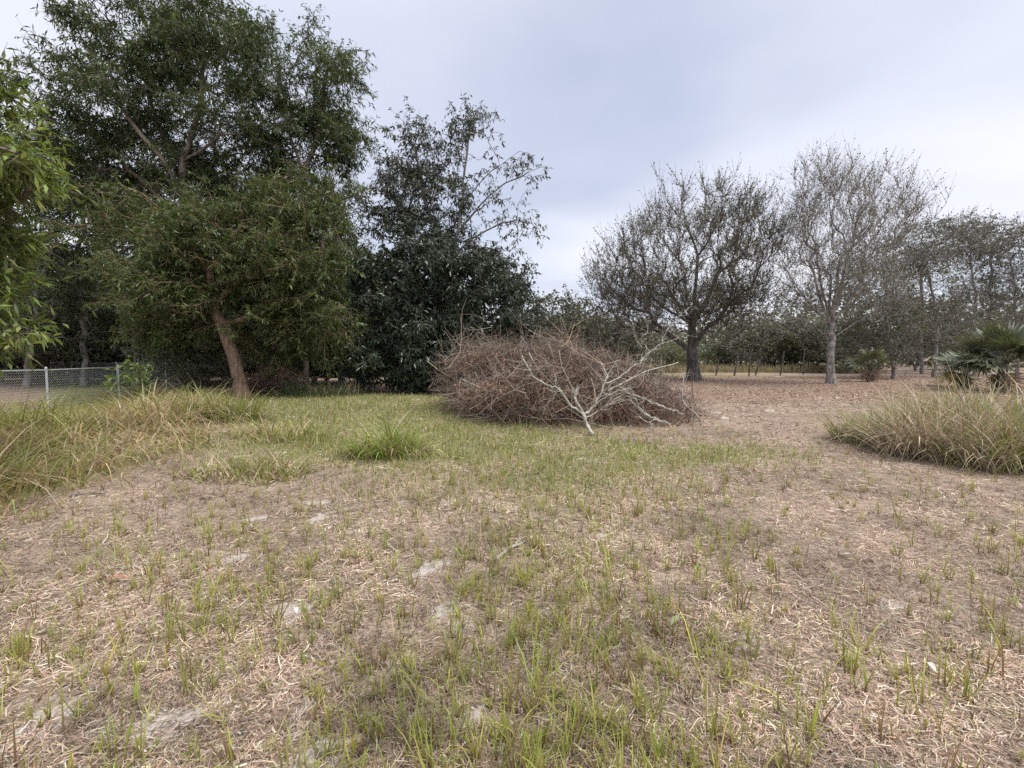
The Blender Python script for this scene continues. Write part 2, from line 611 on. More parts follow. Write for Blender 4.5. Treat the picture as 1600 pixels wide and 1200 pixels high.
        if len(ix):
            dm0 = unit(mid - st); dm1 = unit(en - mid); r_ = np.full(len(ix), twig_r)
            if tseg == 1:
                mid = (st + en) / 2; dm0 = dm1 = unit(en - st)
            for a_, b_, ta, tb, ra, rb in (((st, en, dm0, dm1, r_, r_ * .35),) if tseg == 1 else ((st, mid, dm0, dm1, r_, r_ * .7), (mid, en, dm1, dm1, r_ * .7, r_ * .35))):
                V, Fc = tubes(a_, b_, ta, tb, ra, rb, 3); B.add(V, Fc, np.array([.2, .2, .2]))
        me = B.mesh(s.name + '_trunk', 4, True, s.o)
        obj('trunk', me, s.bark, s.e)
        # leaves
        if leaf_n > 0:
            ln = np.maximum(0, np.floor(leaf_n + rng.random(len(ix)) + rng.normal(0, leaf_n * .25, len(ix)))).astype(int)
            jx = np.repeat(np.arange(len(ix)), ln)
            g = rng.random(len(jx))[:, None]
            lp = np.where(g < .5, st[jx] + (mid - st)[jx] * g * 2, mid[jx] + (en - mid)[jx] * (g * 2 - 1))
            ax = unit(dr[jx] * .7 + rng.normal(0, .75, (len(jx), 3)) - np.array([0, 0, ldroop]))
            L = leaf_len * rng.uniform(.6, 1.25, len(jx)); W = leaf_w * rng.uniform(.7, 1.2, len(jx))
            V, Fc = leaves(lp, ax, L, W, rng, upb)
            tv = (1 + rng.normal(0, tipvar, len(tips)))[ix][jx]
            c = pick(rng, len(jx), cols, .16, wts) * np.clip(tv, .5, 1.7)[:, None]
            me = mesh_np(s.name + '_crown', V - s.o[None], Fc, 3, np.repeat(c, 4, 0))
            obj(crown_name, me, s.leafm, s.e)
            STATS[s.name] = STATS.get(s.name, 0) + len(jx) * 2
        STATS[s.name] = STATS.get(s.name, 0) + sum(len(q) for q in B.f) * 2
        return s.e


def clump_tips(rng, clumps, shell=.55, per=0, sig=.4):
    """clumps: (px, py, rx, ry, Y, rY, n) -> tip points spread through ellipsoids, denser towards their surface"""
    out = []
    for px, py, rx, ry, Y, rY, n in clumps:
        c = P(px, py, Y); ex = rx / F * Y; ez = ry / F * Y
        d = unit(rng.normal(0, 1, (n, 3)))
        r = (shell ** 3 * rng.random(n) ** 1.0 * .6 + (1 - shell ** 3) * rng.random(n) + shell ** 3 * .4) ** (1 / 3.)
        q = c + d * r[:, None] * np.array([ex, rY, ez])
        if per:
            k = max(2, n // per)
            q = q[rng.integers(0, k, n)] + rng.normal(0, sig, (n, 3)) * np.array([1, 1, .7])
        out.append(q)
    q = np.concatenate(out)
    q[:, 2] = np.maximum(q[:, 2], .35)
    return q


ACOL = [(.078, .112, .042), (.10, .14, .05), (.058, .084, .034), (.135, .165, .075)]
# -- tall acacia
g = G(300, 613)
t = Tree('acacia_tree', 'tallest grey-green tree with pale forked trunk, behind the leaning tree', g, 1, M['bark_ac'], M['leaf'])
Yb = g[1]
i0 = t.stem([g, P(296, 450, Yb), P(288, 330, Yb - .3), P(285, 252, Yb - .4)])
i1 = t.stem([t.pos[i0], P(300, 210, Yb - .3), P(312, 165, Yb - .6), P(318, 95, Yb)], i0)
i2 = t.stem([t.pos[i0], P(266, 235, Yb + .4), P(240, 175, Yb + .6), P(225, 110, Yb + .6)], i0)
i3 = t.stem([t.pos[i0], P(318, 232, Yb - .8), P(360, 190, Yb - 1.5), P(395, 130, Yb - 1.2)], i0)
i4 = t.stem([P(289, 340, Yb), P(230, 290, Yb + .5), P(160, 225, Yb + .5), P(125, 190, Yb + .5)], t.near(P(289, 340, Yb)))
i5 = t.stem([P(289, 330, Yb), P(262, 260, Yb - 1), P(205, 190, Yb - 1), P(160, 120, Yb - .6)], t.near(P(289, 330, Yb)))
cl = [(150, 150, 66, 66, Yb, 2.2, 170), (120, 225, 56, 56, Yb, 2.0, 130), (215, 70, 84, 64, Yb, 2.6, 230), (300, 28, 90, 56, Yb, 2.6, 220),
      (375, 70, 56, 60, Yb, 2.2, 170), (395, 150, 42, 46, Yb, 1.8, 80), (300, 105, 80, 40, Yb, 2.2, 130), (225, 160, 60, 40, Yb, 2.2, 110), (190, 240, 86, 40, Yb + .5, 2.2, 130), (260, 215, 50, 34, Yb + 1.5, 1.0, 60),
      (345, 195, 40, 30, Yb, 1.6, 40), (390, 215, 36, 34, Yb + .5, 1.2, 50), (420, 110, 22, 40, Yb, 1., 30), (110, 110, 30, 30, Yb, 1., 24), (190, 300, 90, 46, Yb + 1.2, 1.4, 150), (370, 275, 86, 56, Yb + 1.2, 1.4, 220), (110, 290, 50, 40, Yb, 1.4, 60), (255, 262, 40, 30, Yb - .8, .8, 24), (330, 250, 40, 30, Yb + .8, .8, 30)]
t.grow(clump_tips(t.rng, cl, per=7, sig=.42), .12, .7, .3, jit=.07)
t.finish(.17, .009, 5.2, .6, 7, .23, .052, ACOL, [.4, .25, .25, .1], tdroop=.22, ldroop=.55, tipvar=.22, tseg=1)

# -- its slimmer neighbour
g = G(478, 611)
t = Tree('acacia_tree', 'slim tall tree with drooping leaf tufts, between the tallest tree and the bare-topped one', g, 2, M['bark_ac'], M['leaf'])
Yb = g[1]
i0 = t.stem([g, P(480, 480, Yb), P(470, 340, Yb), P(474, 265, Yb)])
t.stem([t.pos[i0], P(490, 235, Yb), P(505, 160, Yb), P(515, 70, Yb)], i0)
t.stem([t.pos[i0], P(455, 215, Yb), P(452, 150, Yb)], i0)
cl = [(512, 70, 32, 40, Yb, 1.3, 52), (530, 130, 34, 42, Yb, 1.4, 74), (495, 160, 46, 40, Yb, 1.6, 84), (538, 205, 30, 34, Yb, 1.2, 66), (480, 215, 50, 46, Yb, 1.5, 100),
      (425, 235, 34, 44, Yb, 1.4, 60), (535, 228, 22, 22, Yb, .8, 24), (465, 120, 16, 30, Yb, .8, 14)]
t.grow(clump_tips(t.rng, cl, per=7, sig=.42), .14, .6, .3, jit=.06)
t.finish(.12, .009, 5, .6, 7, .23, .052, ACOL, [.4, .25, .25, .1], tdroop=.25, ldroop=.6, tseg=1)

# -- leaning tree
g = G(380, 624)
t = Tree('leaning_tree', 'tree with bare brown trunk leaning over the grass bank, olive crown', g, 3, M['bark_lean'], M['leaf'])
Yb = g[1]
i0 = t.stem([g, P(372, 585, Yb), P(357, 535, Yb - .1), P(336, 474, Yb - .2), P(328, 425, Yb - .2)], jit=.012)
t.stem([t.pos[i0], P(305, 390, Yb - .3), P(285, 350, Yb)], i0)
t.stem([t.pos[i0], P(352, 390, Yb), P(380, 345, Yb + .3)], i0)
t.stem([t.pos[t.near(P(336, 474, Yb))], P(370, 440, Yb - .5), P(430, 420, Yb - .6), P(480, 405, Yb)], t.near(P(336, 474, Yb)))
cl = [(300, 385, 62, 55, Yb - .4, 1.6, 170), (262, 450, 48, 55, Yb - .6, 1.5, 150), (375, 370, 75, 55, Yb, 1.9, 210), (450, 395, 70, 65, Yb, 1.8, 220), (410, 450, 76, 46, Yb + .5, 1.4, 200),
      (495, 460, 50, 66, Yb + .2, 1.6, 150), (450, 505, 60, 40, Yb + .8, 1.2, 110), (265, 500, 44, 34, Yb + .3, 1.0, 80), (500, 540, 40, 34, Yb + 1.4, 1.0, 50), (330, 325, 56, 26, Yb + .5, 1.2, 60), (480, 320, 50, 46, Yb + .8, 1.4, 130), (215, 440, 36, 60, Yb + 1., 1.2, 60), (420, 330, 40, 30, Yb + .8, 1, 50), (250, 400, 24, 30, Yb, 1, 30), (235, 335, 60, 36, Yb + .6, 1.2, 80), (170, 350, 46, 46, Yb + 1.2, 1.2, 60), (250, 520, 46, 30, Yb + .6, 1., 60), (310, 490, 40, 30, Yb + 1.2, 1., 40), (410, 540, 50, 24, Yb + 1.4, 1., 50), (440, 290, 50, 36, Yb + 1., 1.2, 70)]
t.grow(clump_tips(t.rng, cl, per=7, sig=.42), .12, .6, .3, jit=.06, minz=2.6)
t.finish(.21, .010, 5.4, .5, 7, .19, .05, [(.090, .128, .042), (.068, .098, .036), (.115, .15, .05), (.155, .185, .062)], [.4, .3, .2, .1], tdroop=.15, ldroop=.45, flare=1.7, tseg=1)

# -- greener column beside the dark bush
g = G(535, 606)
t = Tree('green_tree', 'fresh green leafy tree squeezed beside the dark glossy bush', g, 4, M['bark_grey'], M['leaf'])
Yb = g[1]
i0 = t.stem([g, P(530, 500, Yb), P(525, 400, Yb), P(520, 320, Yb)])
cl = [(520, 310, 42, 48, Yb, 1.7, 110), (535, 380, 48, 56, Yb, 1.8, 150), (515, 450, 50, 60, Yb, 1.8, 130), (545, 510, 45, 50, Yb, 1.6, 110), (470, 530, 50, 40, Yb + .5, 1.6, 70), (505, 275, 24, 18, Yb, .8, 20)]
t.grow(clump_tips(t.rng, cl, per=7, sig=.42), .12, .6, .3, jit=.06)
t.finish(.16, .010, 5.4, .65, 7, .17, .045, [(.10, .14, .042), (.08, .11, .036), (.14, .18, .055)], None, tdroop=.12, ldroop=.4)

# -- dark glossy bush and the thin tree that rises out of it
g = G(665, 612)
t = Tree('glossy_bush', 'wide dark glossy-leaved bush behind the heap of cut brush', g, 5, M['bark_grey'], M['leafdark'], 'bush')
Yb = g[1]
i0 = t.stem([g, P(668, 560, Yb), P(680, 480, Yb), P(700, 410, Yb)])
t.stem([P(668, 560, Yb), P(620, 500, Yb - .4), P(600, 440, Yb)], t.near(P(668, 560, Yb)))
t.stem([P(672, 540, Yb), P(740, 480, Yb - .4), P(790, 440, Yb)], t.near(P(672, 540, Yb)))
cl = [(615, 480, 62, 78, Yb, 2.0, 220), (680, 420, 80, 62, Yb, 2.2, 240), (760, 440, 66, 60, Yb, 2.0, 210), (815, 478, 34, 44, Yb, 1.4, 80), (600, 560, 58, 40, Yb - .6, 1.6, 150),
      (690, 540, 90, 52, Yb - 1.2, 1.4, 230), (760, 510, 60, 40, Yb - .8, 1.4, 120), (690, 580, 100, 26, Yb - .9, 1.3, 120), (640, 370, 60, 40, Yb + .3, 1.6, 80), (560, 420, 22, 50, Yb, 1.2, 50)]
t.grow(clump_tips(t.rng, cl, per=4, sig=.3), .10, .6, .3, jit=.06)
t.finish(.18, .010, 6.2, .5, 7, .22, .07, [(.034, .052, .028), (.046, .068, .038), (.026, .040, .023), (.062, .085, .052)], None, tdroop=.12, ldroop=.75, tipvar=.15, tseg=1)

g = G(700, 608)
t = Tree('sparse_tree', 'thin half-bare tree with leaf tufts rising out of the dark bush', g, 6, M['bark_grey'], M['leafdark'])
Yb = g[1]
i0 = t.stem([g, P(698, 520, Yb), P(700, 430, Yb), P(712, 380, Yb)])
a1 = t.stem([t.pos[i0], P(720, 330, Yb), P(726, 270, Yb), P(735, 195, Yb)], i0, jit=.02)
a2 = t.stem([P(700, 430, Yb), P(680, 360, Yb + .4), P(662, 300, Yb + .4), P(648, 225, Yb + .4)], t.near(P(700, 430, Yb)), jit=.02)
a3 = t.stem([P(714, 365, Yb), P(760, 310, Yb - .4), P(800, 282, Yb - .5), P(842, 262, Yb - .5)], t.near(P(714, 365, Yb)), jit=.02)
a4 = t.stem([P(722, 320, Yb), P(755, 280, Yb - .2), P(785, 255, Yb - .2), P(812, 236, Yb - .2)], t.near(P(722, 320, Yb)), jit=.02)
t.stem([P(705, 400, Yb), P(760, 360, Yb - .3), P(800, 345, Yb - .4), P(838, 350, Yb - .5)], t.near(P(705, 400, Yb)), jit=.03)
cl = [(648, 240, 42, 44, Yb + .4, 1.3, 120), (735, 205, 38, 32, Yb, 1.1, 60), (630, 310, 56, 46, Yb, 1.6, 190), (690, 310, 40, 50, Yb, 1.3, 90), (590, 330, 28, 44, Yb, 1.2, 50),
      (825, 270, 24, 26, Yb - .5, .7, 26), (785, 250, 30, 26, Yb - .2, .7, 20), (760, 320, 50, 40, Yb - .3, 1.1, 40), (740, 380, 70, 34, Yb, 1.4, 60), (810, 370, 34, 40, Yb - .4, .9, 30), (690, 240, 24, 36, Yb, .8, 26)]
t.grow(clump_tips(t.rng, cl, per=7, sig=.42), .12, .55, .3, jit=.05)


def dF(p):   # the outer right boughs are nearly bare
    x = p[:, 0] / p[:, 1] * F + 800
    return np.where(x > 745, .42, 1.0)


t.finish(.13, .009, 4.2, .5, 5.2, .20, .065, [(.05, .062, .028), (.035, .046, .026), (.085, .095, .04)], [.4, .4, .2], tdroop=.1, ldroop=.85, dens=dF)

# -- dark wood behind the fence
DC = [(.062, .085, .032), (.085, .11, .04), (.045, .06, .027)]
dark = [
    (40, 604, 11, 'dark tree with bent grey stems, behind the chain-link fence at the picture edge',
     [(30, 330, 70, 80, 0, 2.4, 150), (60, 440, 80, 60, 0, 2.4, 130), (20, 520, 60, 40, 0, 2, 60), (90, 270, 60, 50, 0, 2, 90)], [(52, 520), (64, 440), (78, 400)]),
    (130, 602, 12, 'dark leafy tree behind the fence, second from the picture edge',
     [(120, 350, 70, 70, 0, 2.4, 140), (150, 440, 70, 55, 0, 2.4, 110), (120, 520, 60, 36, 0, 2, 50), (170, 300, 60, 40, 0, 2, 80)], [(132, 500), (120, 420), (130, 350)]),
    (215, 602, 13, 'dark tree with crooked bare limbs behind the fence, below the tallest tree',
     [(210, 370, 70, 60, 0, 2.4, 140), (230, 450, 60, 50, 0, 2.4, 90), (240, 310, 70, 40, 0, 2, 90), (200, 500, 50, 36, 0, 2, 40)], [(210, 500), (222, 420), (235, 340)]),
    (420, 601, 14, 'shaded tree standing behind the leaning trunk and root tangle',
     [(400, 310, 80, 50, 0, 2.4, 140), (420, 480, 80, 50, 0, 2.4, 120), (450, 540, 70, 34, 0, 2, 80), (340, 300, 60, 40, 0, 2, 80)], [(418, 520), (410, 420), (402, 330)]),
    (300, 600, 15, 'deep shaded tree just behind the far end of the chain-link fence',
     [(290, 460, 70, 60, 0, 2.4, 120), (310, 540, 70, 30, 0, 2, 70), (340, 400, 80, 60, 0, 2.4, 100)], [(305, 520), (300, 460), (295, 400)]),
]
for bx_, by_, sd, lab, cls, st in dark:
    g = G(bx_, by_)
    t = Tree('dark_tree', lab, g, sd, M['bark_grey'], M['leaf'], group='dark trees behind the chain-link fence')
    Yb = g[1]
    t.stem([g] + [P(a_, b_, Yb) for a_, b_ in st], jit=.06)
    t.grow(clump_tips(t.rng, [(a_, b_, c_, d_, Yb + e_, f_, int(n_ * .8)) for a_, b_, c_, d_, e_, f_, n_ in cls]), .10, .8, .3, jit=.10)
    t.finish(.15, .013, 5, .85, 6, .25, .075, DC, None, tdroop=.12, ldroop=.4, tseg=1)

# -- bright near tree at the picture edge
g = np.array([-7.4, 4.9, 0])
t = Tree('near_tree', 'bright green leafy boughs of the nearest tree reaching in at the picture edge', g, 21, M['bark_ac'], M['leaf'])
i0 = t.stem([g, g + [0.1, 0, 1.3], g + [.3, -.1, 2.2], g + [.4, 0, 3.2]])
cl = [(-58, 200, 62, 78, 5.0, .9, 70), (-18, 260, 56, 44, 4.7, .6, 40), (-48, 340, 60, 50, 4.8, .7, 44), (-68, 430, 60, 50, 4.8, .7, 44), (-40, 500, 46, 50, 4.6, .6, 44), (-78, 520, 50, 50, 4.6, .6, 24), (-38, 130, 30, 40, 5.0, .5, 20),
      (-200, 250, 150, 200, 4.9, 1.2, 120), (-3, 245, 34, 24, 4.6, .4, 14)]
t.grow(clump_tips(t.rng, cl), .15, .35, .3, jit=.03)
t.finish(.14, .006, 4.5, .34, 7, .135, .034, [(.20, .25, .07), (.15, .195, .055), (.28, .31, .10), (.09, .125, .04)], [.35, .35, .15, .15], tdroop=.1, ldroop=.35, twig_r=.0035, upb=.9)


# -- the two oaks
OC = [(.14, .14, .075), (.17, .165, .085), (.11, .10, .065), (.21, .175, .11)]
g = G(1084, 594)
t = Tree('oak_tree', 'broad round oak with dark trunk and low side limb, beside the row of posts', g, 31, M['bark_oak'], M['oakleaf'])
Yb = g[1]
i0 = t.stem([g, P(1083, 570, Yb), P(1081, 545, Yb), P(1082, 505, Yb)], jit=.03)
lm = t.stem([P(1081, 550, Yb), P(1062, 535, Yb), P(1044, 522, Yb), P(1018, 500, Yb)], t.near(P(1081, 550, Yb)))
t.stem([P(1081, 545, Yb), P(1096, 525, Yb - .4), P(1112, 505, Yb - .4)], t.near(P(1081, 545, Yb)))
for ex, ey, dy in ((1070, 420, .6), (1090, 400, -.6), (1040, 440, .8), (1120, 430, .5), (1060, 430, -1), (1140, 450, -.6), (1015, 460, -.5)):
    t.stem([t.pos[i0], P((1082 + ex) / 2, (505 + ey) / 2 + 6, Yb + dy / 2), P(ex, ey, Yb + dy)], i0, 3)
cl = [(1085, 400, 120, 118, Yb, 4.6, 700), (1050, 420, 130, 90, Yb, 4.6, 330), (1150, 410, 66, 90, Yb, 3.4, 240), (985, 450, 70, 60, Yb, 3.2, 200), (1065, 480, 120, 38, Yb, 4.2, 230), (1150, 480, 55, 34, Yb, 3, 90), (960, 440, 44, 50, Yb, 2., 70), (985, 505, 60, 26, Yb, 2.6, 70)]
t.grow(clump_tips(t.rng, cl, .75, 3, .5), .30, .9, .5, jit=.03, minz=2.4)
t.finish(.32, .008, 5.2, 1.0, 3.4, .115, .075, OC, [.35, .3, .25, .1], tdroop=-.25, ldroop=0, twig_r=.009, spread=.4, flare=1.8, twigbias=(0, 0, .45), tipvar=.25, tseg=1)

g = G(1299, 600)
t = Tree('oak_tree', 'tall nearly bare oak with pale lichen-grey trunk, in front of the grey wood', g, 32, M['bark_pale'], M['oakleaf'])
Yb = g[1]
i0 = t.stem([g, P(1297, 570, Yb), P(1299, 535, Yb), P(1298, 505, Yb)], jit=.03)
for ex, ey, dy in ((1297, 390, 0), (1325, 400, .6), (1265, 410, -.6), (1350, 430, -.5), (1240, 440, .5), (1310, 420, -1), (1280, 420, 1), (1375, 455, .3)):
    t.stem([t.pos[i0], P((1298 + ex) / 2, (505 + ey) / 2 + 8, Yb + dy / 2), P(ex, ey, Yb + dy)], i0, 3)
t.stem([P(1299, 535, Yb), P(1270, 508, Yb), P(1235, 495, Yb)], t.near(P(1299, 535, Yb)))
t.stem([P(1299, 530, Yb), P(1345, 500, Yb), P(1400, 462, Yb)], t.near(P(1299, 530, Yb)))
cl = [(1318, 350, 84, 84, Yb, 3.6, 480), (1290, 400, 78, 90, Yb, 3.6, 260), (1368, 375, 46, 58, Yb, 2.6, 150), (1250, 450, 44, 50, Yb, 2.4, 80), (1330, 470, 66, 46, Yb, 2.6, 120), (1290, 290, 56, 34, Yb, 2.2, 90)]
t.grow(clump_tips(t.rng, cl, .75, 3, .45), .30, .8, .5, jit=.03, minz=2.3)
t.finish(.19, .007, 4.8, .9, 2.0, .10, .06, OC, [.3, .3, .25, .15], tdroop=-.25, ldroop=0, twig_r=.0085, spread=.4, flare=1.8, twigbias=(0, 0, .45), tipvar=.3, tseg=1)

# -- grey wood on the far side of the field
GC = [(.12, .118, .085), (.11, .118, .065), (.145, .137, .11), (.085, .086, .064)]
grey = [
    ((1460, 590), 41, 'grey twiggy tree with slim pale trunk, behind the small palm', [(1440, 450, 60, 70, 0, 3, 190), (1460, 510, 70, 40, 0, 3, 130), (1420, 400, 50, 40, 0, 2.4, 90)], [(1461, 550), (1462, 480), (1450, 420)], 2.6),
    ((1522, 586), 42, 'grey-brown leafless-looking tree behind the big fan palm', [(1520, 420, 56, 66, 0, 3, 170), (1530, 490, 66, 46, 0, 3, 150), (1490, 380, 46, 40, 0, 2.4, 80)], [(1522, 540), (1524, 470), (1515, 400)], 2.4),
    ((1590, 586), 43, 'grey-green tree at the picture edge above the fan palm', [(1585, 410, 56, 60, 0, 3, 160), (1600, 490, 66, 50, 0, 3, 150), (1560, 380, 40, 36, 0, 2.2, 70), (1640, 440, 60, 80, 0, 3, 120)], [(1590, 540), (1586, 470), (1582, 420)], 3.4),
    ((1395, 592), 44, 'low dark shrubby tree between the bare oak and the small palms', [(1385, 500, 50, 44, 0, 2.4, 130), (1375, 550, 50, 26, 0, 2, 70), (1360, 450, 46, 46, 0, 2.4, 100)], [(1395, 560), (1390, 520), (1380, 480)], 4.5),
    ((1440, 584), 45, 'olive tree whose top shows between the bare oak and the grey trees', [(1430, 380, 56, 40, 0, 3, 120), (1470, 370, 46, 34, 0, 2.6, 90), (1400, 430, 50, 50, 0, 3, 100)], [(1440, 540), (1440, 470), (1440, 400)], 3.8),
    ((1545, 583), 46, 'tree whose top shows above the grey-brown trees by the fan palm', [(1550, 370, 44, 30, 0, 2.6, 100), (1510, 360, 36, 26, 0, 2.4, 60), (1550, 430, 56, 50, 0, 3, 80)], [(1546, 530), (1548, 460), (1548, 400)], 3.2),
]
for (bx_, by_), sd, lab, cls, st, lf in grey:
    g = G(bx_, by_); Yb = g[1]
    t = Tree('grey_tree', lab, g, sd, M['bark_grey'], M['oakleaf'], group='grey wood across the field')
    t.stem([g] + [P(a_, b_, Yb) for a_, b_ in st], jit=.06)
    t.grow(clump_tips(t.rng, [(a_, b_, c_, d_, Yb + e_, f_, n_) for a_, b_, c_, d_, e_, f_, n_ in cls], .6), .2, 1.0, .3, jit=.1, minz=1.6)
    t.finish(.12, .009, 5, 1.0, lf, .15, .10, GC, None, tdroop=.02, ldroop=.1, twig_r=.011, spread=.8, tseg=1)

# -- shrubs behind the oaks and the posts: three kinds, copied
shr = []
for k, (cols, lf, hh, ww) in enumerate([([(.18, .18, .14), (.21, .205, .165)], 3.6, 4.2, 2.4), ([(.17, .20, .095), (.21, .23, .11)], 4.5, 3.2, 2.2), ([(.11, .125, .085), (.13, .14, .10)], 5.5, 4.6, 2.6)]):  # leaf colours lightened and greyed to imitate distance haze; no haze volume
    t = Tree('field_shrub', 'x', (0, 0), 60 + k, M['bark_grey'], M['oakleaf'], 'shrub', 'shrubs along the far fence line')
    t.o[2] = 0; t.e.location = (0, 0, 0)
    for q in range(3):
        an = q * 2.1
        t.stem([np.zeros(3), np.array([math.cos(an) * .4, math.sin(an) * .4, hh * .3]), np.array([math.cos(an) * .9, math.sin(an) * .9, hh * .6])], None if q == 0 else 0)
    rg = t.rng
    d = unit(rg.normal(0, 1, (260, 3))); r = rg.random(260) ** .4
    tp = d * r[:, None] * np.array([ww, ww, hh * .48]) + np.array([0, 0, hh * .53])
    tp[:, :2] *= (1 + .35 * np.sin(tp[:, 2:3] * 2 + 5 * d[:, :1]))
    t.grow(np.maximum(tp, [-99, -99, .25]), .15, .7, .3, jit=.08)
    t.finish(.09, .01, 5, .6, lf, .16, .11, cols, None, tdroop=.05, ldroop=.1, twig_r=.009)
    shr.append(t.e)
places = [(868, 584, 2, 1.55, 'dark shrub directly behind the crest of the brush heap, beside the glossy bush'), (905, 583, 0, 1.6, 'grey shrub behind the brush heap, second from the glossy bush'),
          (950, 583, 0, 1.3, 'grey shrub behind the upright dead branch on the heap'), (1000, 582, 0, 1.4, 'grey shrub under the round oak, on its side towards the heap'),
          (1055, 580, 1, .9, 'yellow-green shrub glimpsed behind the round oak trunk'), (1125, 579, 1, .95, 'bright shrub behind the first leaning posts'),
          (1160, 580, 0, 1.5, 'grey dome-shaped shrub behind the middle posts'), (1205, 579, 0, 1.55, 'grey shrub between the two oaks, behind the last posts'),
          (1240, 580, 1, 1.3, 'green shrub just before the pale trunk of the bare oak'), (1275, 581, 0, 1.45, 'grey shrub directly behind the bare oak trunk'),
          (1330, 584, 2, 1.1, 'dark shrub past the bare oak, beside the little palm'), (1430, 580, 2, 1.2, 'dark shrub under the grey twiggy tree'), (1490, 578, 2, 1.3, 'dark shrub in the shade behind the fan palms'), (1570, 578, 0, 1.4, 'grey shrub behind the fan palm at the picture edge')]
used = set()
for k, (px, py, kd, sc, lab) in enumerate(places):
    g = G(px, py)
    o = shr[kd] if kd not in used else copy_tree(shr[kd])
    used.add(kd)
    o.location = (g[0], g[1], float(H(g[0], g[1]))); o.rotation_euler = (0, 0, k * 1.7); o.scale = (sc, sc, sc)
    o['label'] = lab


UL = ['dark understory bush behind the fence, %s' % q for q in
      ('first from the picture edge', 'second from the picture edge', 'third from the picture edge', 'below the tallest tree trunk', 'behind the sapling', 'behind the far fence corner')] + \
     ['dark understory bush behind the leaning trunk', 'dark understory bush behind the root tangle', 'dark understory bush behind the blue-green grass', 'dark understory bush between the green tree and the glossy bush']
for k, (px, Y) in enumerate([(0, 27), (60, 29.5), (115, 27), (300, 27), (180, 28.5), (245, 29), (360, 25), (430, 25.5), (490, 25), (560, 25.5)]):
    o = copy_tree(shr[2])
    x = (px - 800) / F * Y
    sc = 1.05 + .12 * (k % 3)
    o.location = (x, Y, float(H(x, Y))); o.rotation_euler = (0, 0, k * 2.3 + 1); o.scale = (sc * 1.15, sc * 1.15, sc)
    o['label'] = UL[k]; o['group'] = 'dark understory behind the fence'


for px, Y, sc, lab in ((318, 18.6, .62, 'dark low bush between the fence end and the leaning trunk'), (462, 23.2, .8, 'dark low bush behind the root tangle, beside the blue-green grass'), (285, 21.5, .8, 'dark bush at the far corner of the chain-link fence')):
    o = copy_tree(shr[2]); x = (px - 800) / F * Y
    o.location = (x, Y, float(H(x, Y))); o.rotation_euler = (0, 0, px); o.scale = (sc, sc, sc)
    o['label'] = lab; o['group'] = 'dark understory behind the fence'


def dark_wood():
    rng = np.random.default_rng(75)
    n = 34000
    x = rng.uniform(-52, -2.5, n); y = 32 + rng.random(n) * 10
    top = 9.5 + (fbm(x, y * .2, 6, 76) - .5) * 4 - 3.5 * sstep(-9, -3, x)
    z = rng.random(n) * top
    V, Fc = leaves(np.stack([x, y, z], 1), unit(rng.normal(0, 1, (n, 3))), rng.uniform(.35, .75, n), rng.uniform(.25, .5, n), rng, .4)
    c = pick(rng, n, [(.045, .06, .028), (.06, .075, .034)], .2)
    tag(obj('thicket', mesh_np('thicket', V, Fc, 3, np.repeat(c, 4, 0)), M['oakleaf']), 'dense dark thicket filling the wood behind the fence', None, None, 'stuff')


dark_wood()


# -- far wood: one mass
def far_wood():
    rng = np.random.default_rng(70)
    B = Bag(); n = 30000
    x = rng.uniform(-75, 95, n); y = 52 + rng.random(n) * 22 + np.abs(x - 5) * .05
    left = x < -6
    top = np.where(left, 12.0, 5.2) + (fbm(x, y * .2, 7, 71) - .5) * 5 + (vnoise(x, y, 2, 72) - .5) * 2
    top = np.where(x > 38, top + 3.5, top)
    z = rng.random(n) ** .8 * top
    ax = unit(rng.normal(0, 1, (n, 3)))
    V, Fc = leaves(np.stack([x, y, z], 1), ax, rng.uniform(.4, .9, n), rng.uniform(.3, .6, n), rng, .4)
    cx = np.where((fbm(x, y, 6, 73) > .5)[:, None], np.array([[.18, .18, .145]]), np.array([[.14, .15, .105]])) * rng.uniform(.7, 1.3, (n, 1))  # pale grey of the hazy air is put into the leaf colour
    B.add(V, Fc, np.repeat(cx, 4, 0))
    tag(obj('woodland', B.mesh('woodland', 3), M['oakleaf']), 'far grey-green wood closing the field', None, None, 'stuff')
    STATS['woodland'] = 2 * n


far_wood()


# ------------------------------------------------------------------ fan palms
def fan(rng, n, L, spread, cols, fold=.3, droop=.25):
    """fan blade in local coordinates: stalk end at origin, pointing +X, up +Z"""
    B = Bag()
    an = np.linspace(-spread, spread, n) + rng.normal(0, .03, n)
    ln = L * (1 - .25 * (np.abs(an) / spread) ** 2) * rng.uniform(.9, 1.08, n)
    pts = []
    w = L * .045
    for s in range(4):
        tt = s / 3.
        rr = ln * tt
        z = fold * np.abs(np.sin(an)) * rr * .6 - droop * L * tt ** 2.5 * rng.uniform(.5, 1.4, n)
        c = np.stack([np.cos(an) * rr, np.sin(an) * rr, z], 1)
        sd = np.stack([-np.sin(an), np.cos(an), np.zeros(n)], 1)
        wd = w * (.35, 1.0, .7, .05)[s]
        pts += [c - sd * wd, c + sd * wd]
    V = np.stack(pts, 1).reshape(-1, 3)
    q = np.array([[2 * s, 2 * s + 1, 2 * s + 3, 2 * s + 2] for s in range(3)])
    Fc = (np.arange(n)[:, None, None] * 8 + q[None]).reshape(-1, 4)
    B.add(V, Fc, np.repeat(pick(rng, n, cols, .15), 8, 0))
    return B


def frond_mesh(rng, stalk, L, cols, droop=.25, n=26, spread=2.0):
    B = fan(rng, n, L, spread, cols, .3, droop)
    for i in range(len(B.v)):
        B.v[i] = B.v[i] + np.array([[stalk, 0, 0]])
    V, Fc = polyline_tube([(0, 0, 0), (stalk * .5, 0, .03), (stalk, 0, 0), (stalk + L * .2, 0, 0)], [.018, .015, .013, .004], 4)
    B.add(V, Fc, np.array(cols[0]))
    return B.mesh('frond', 4)


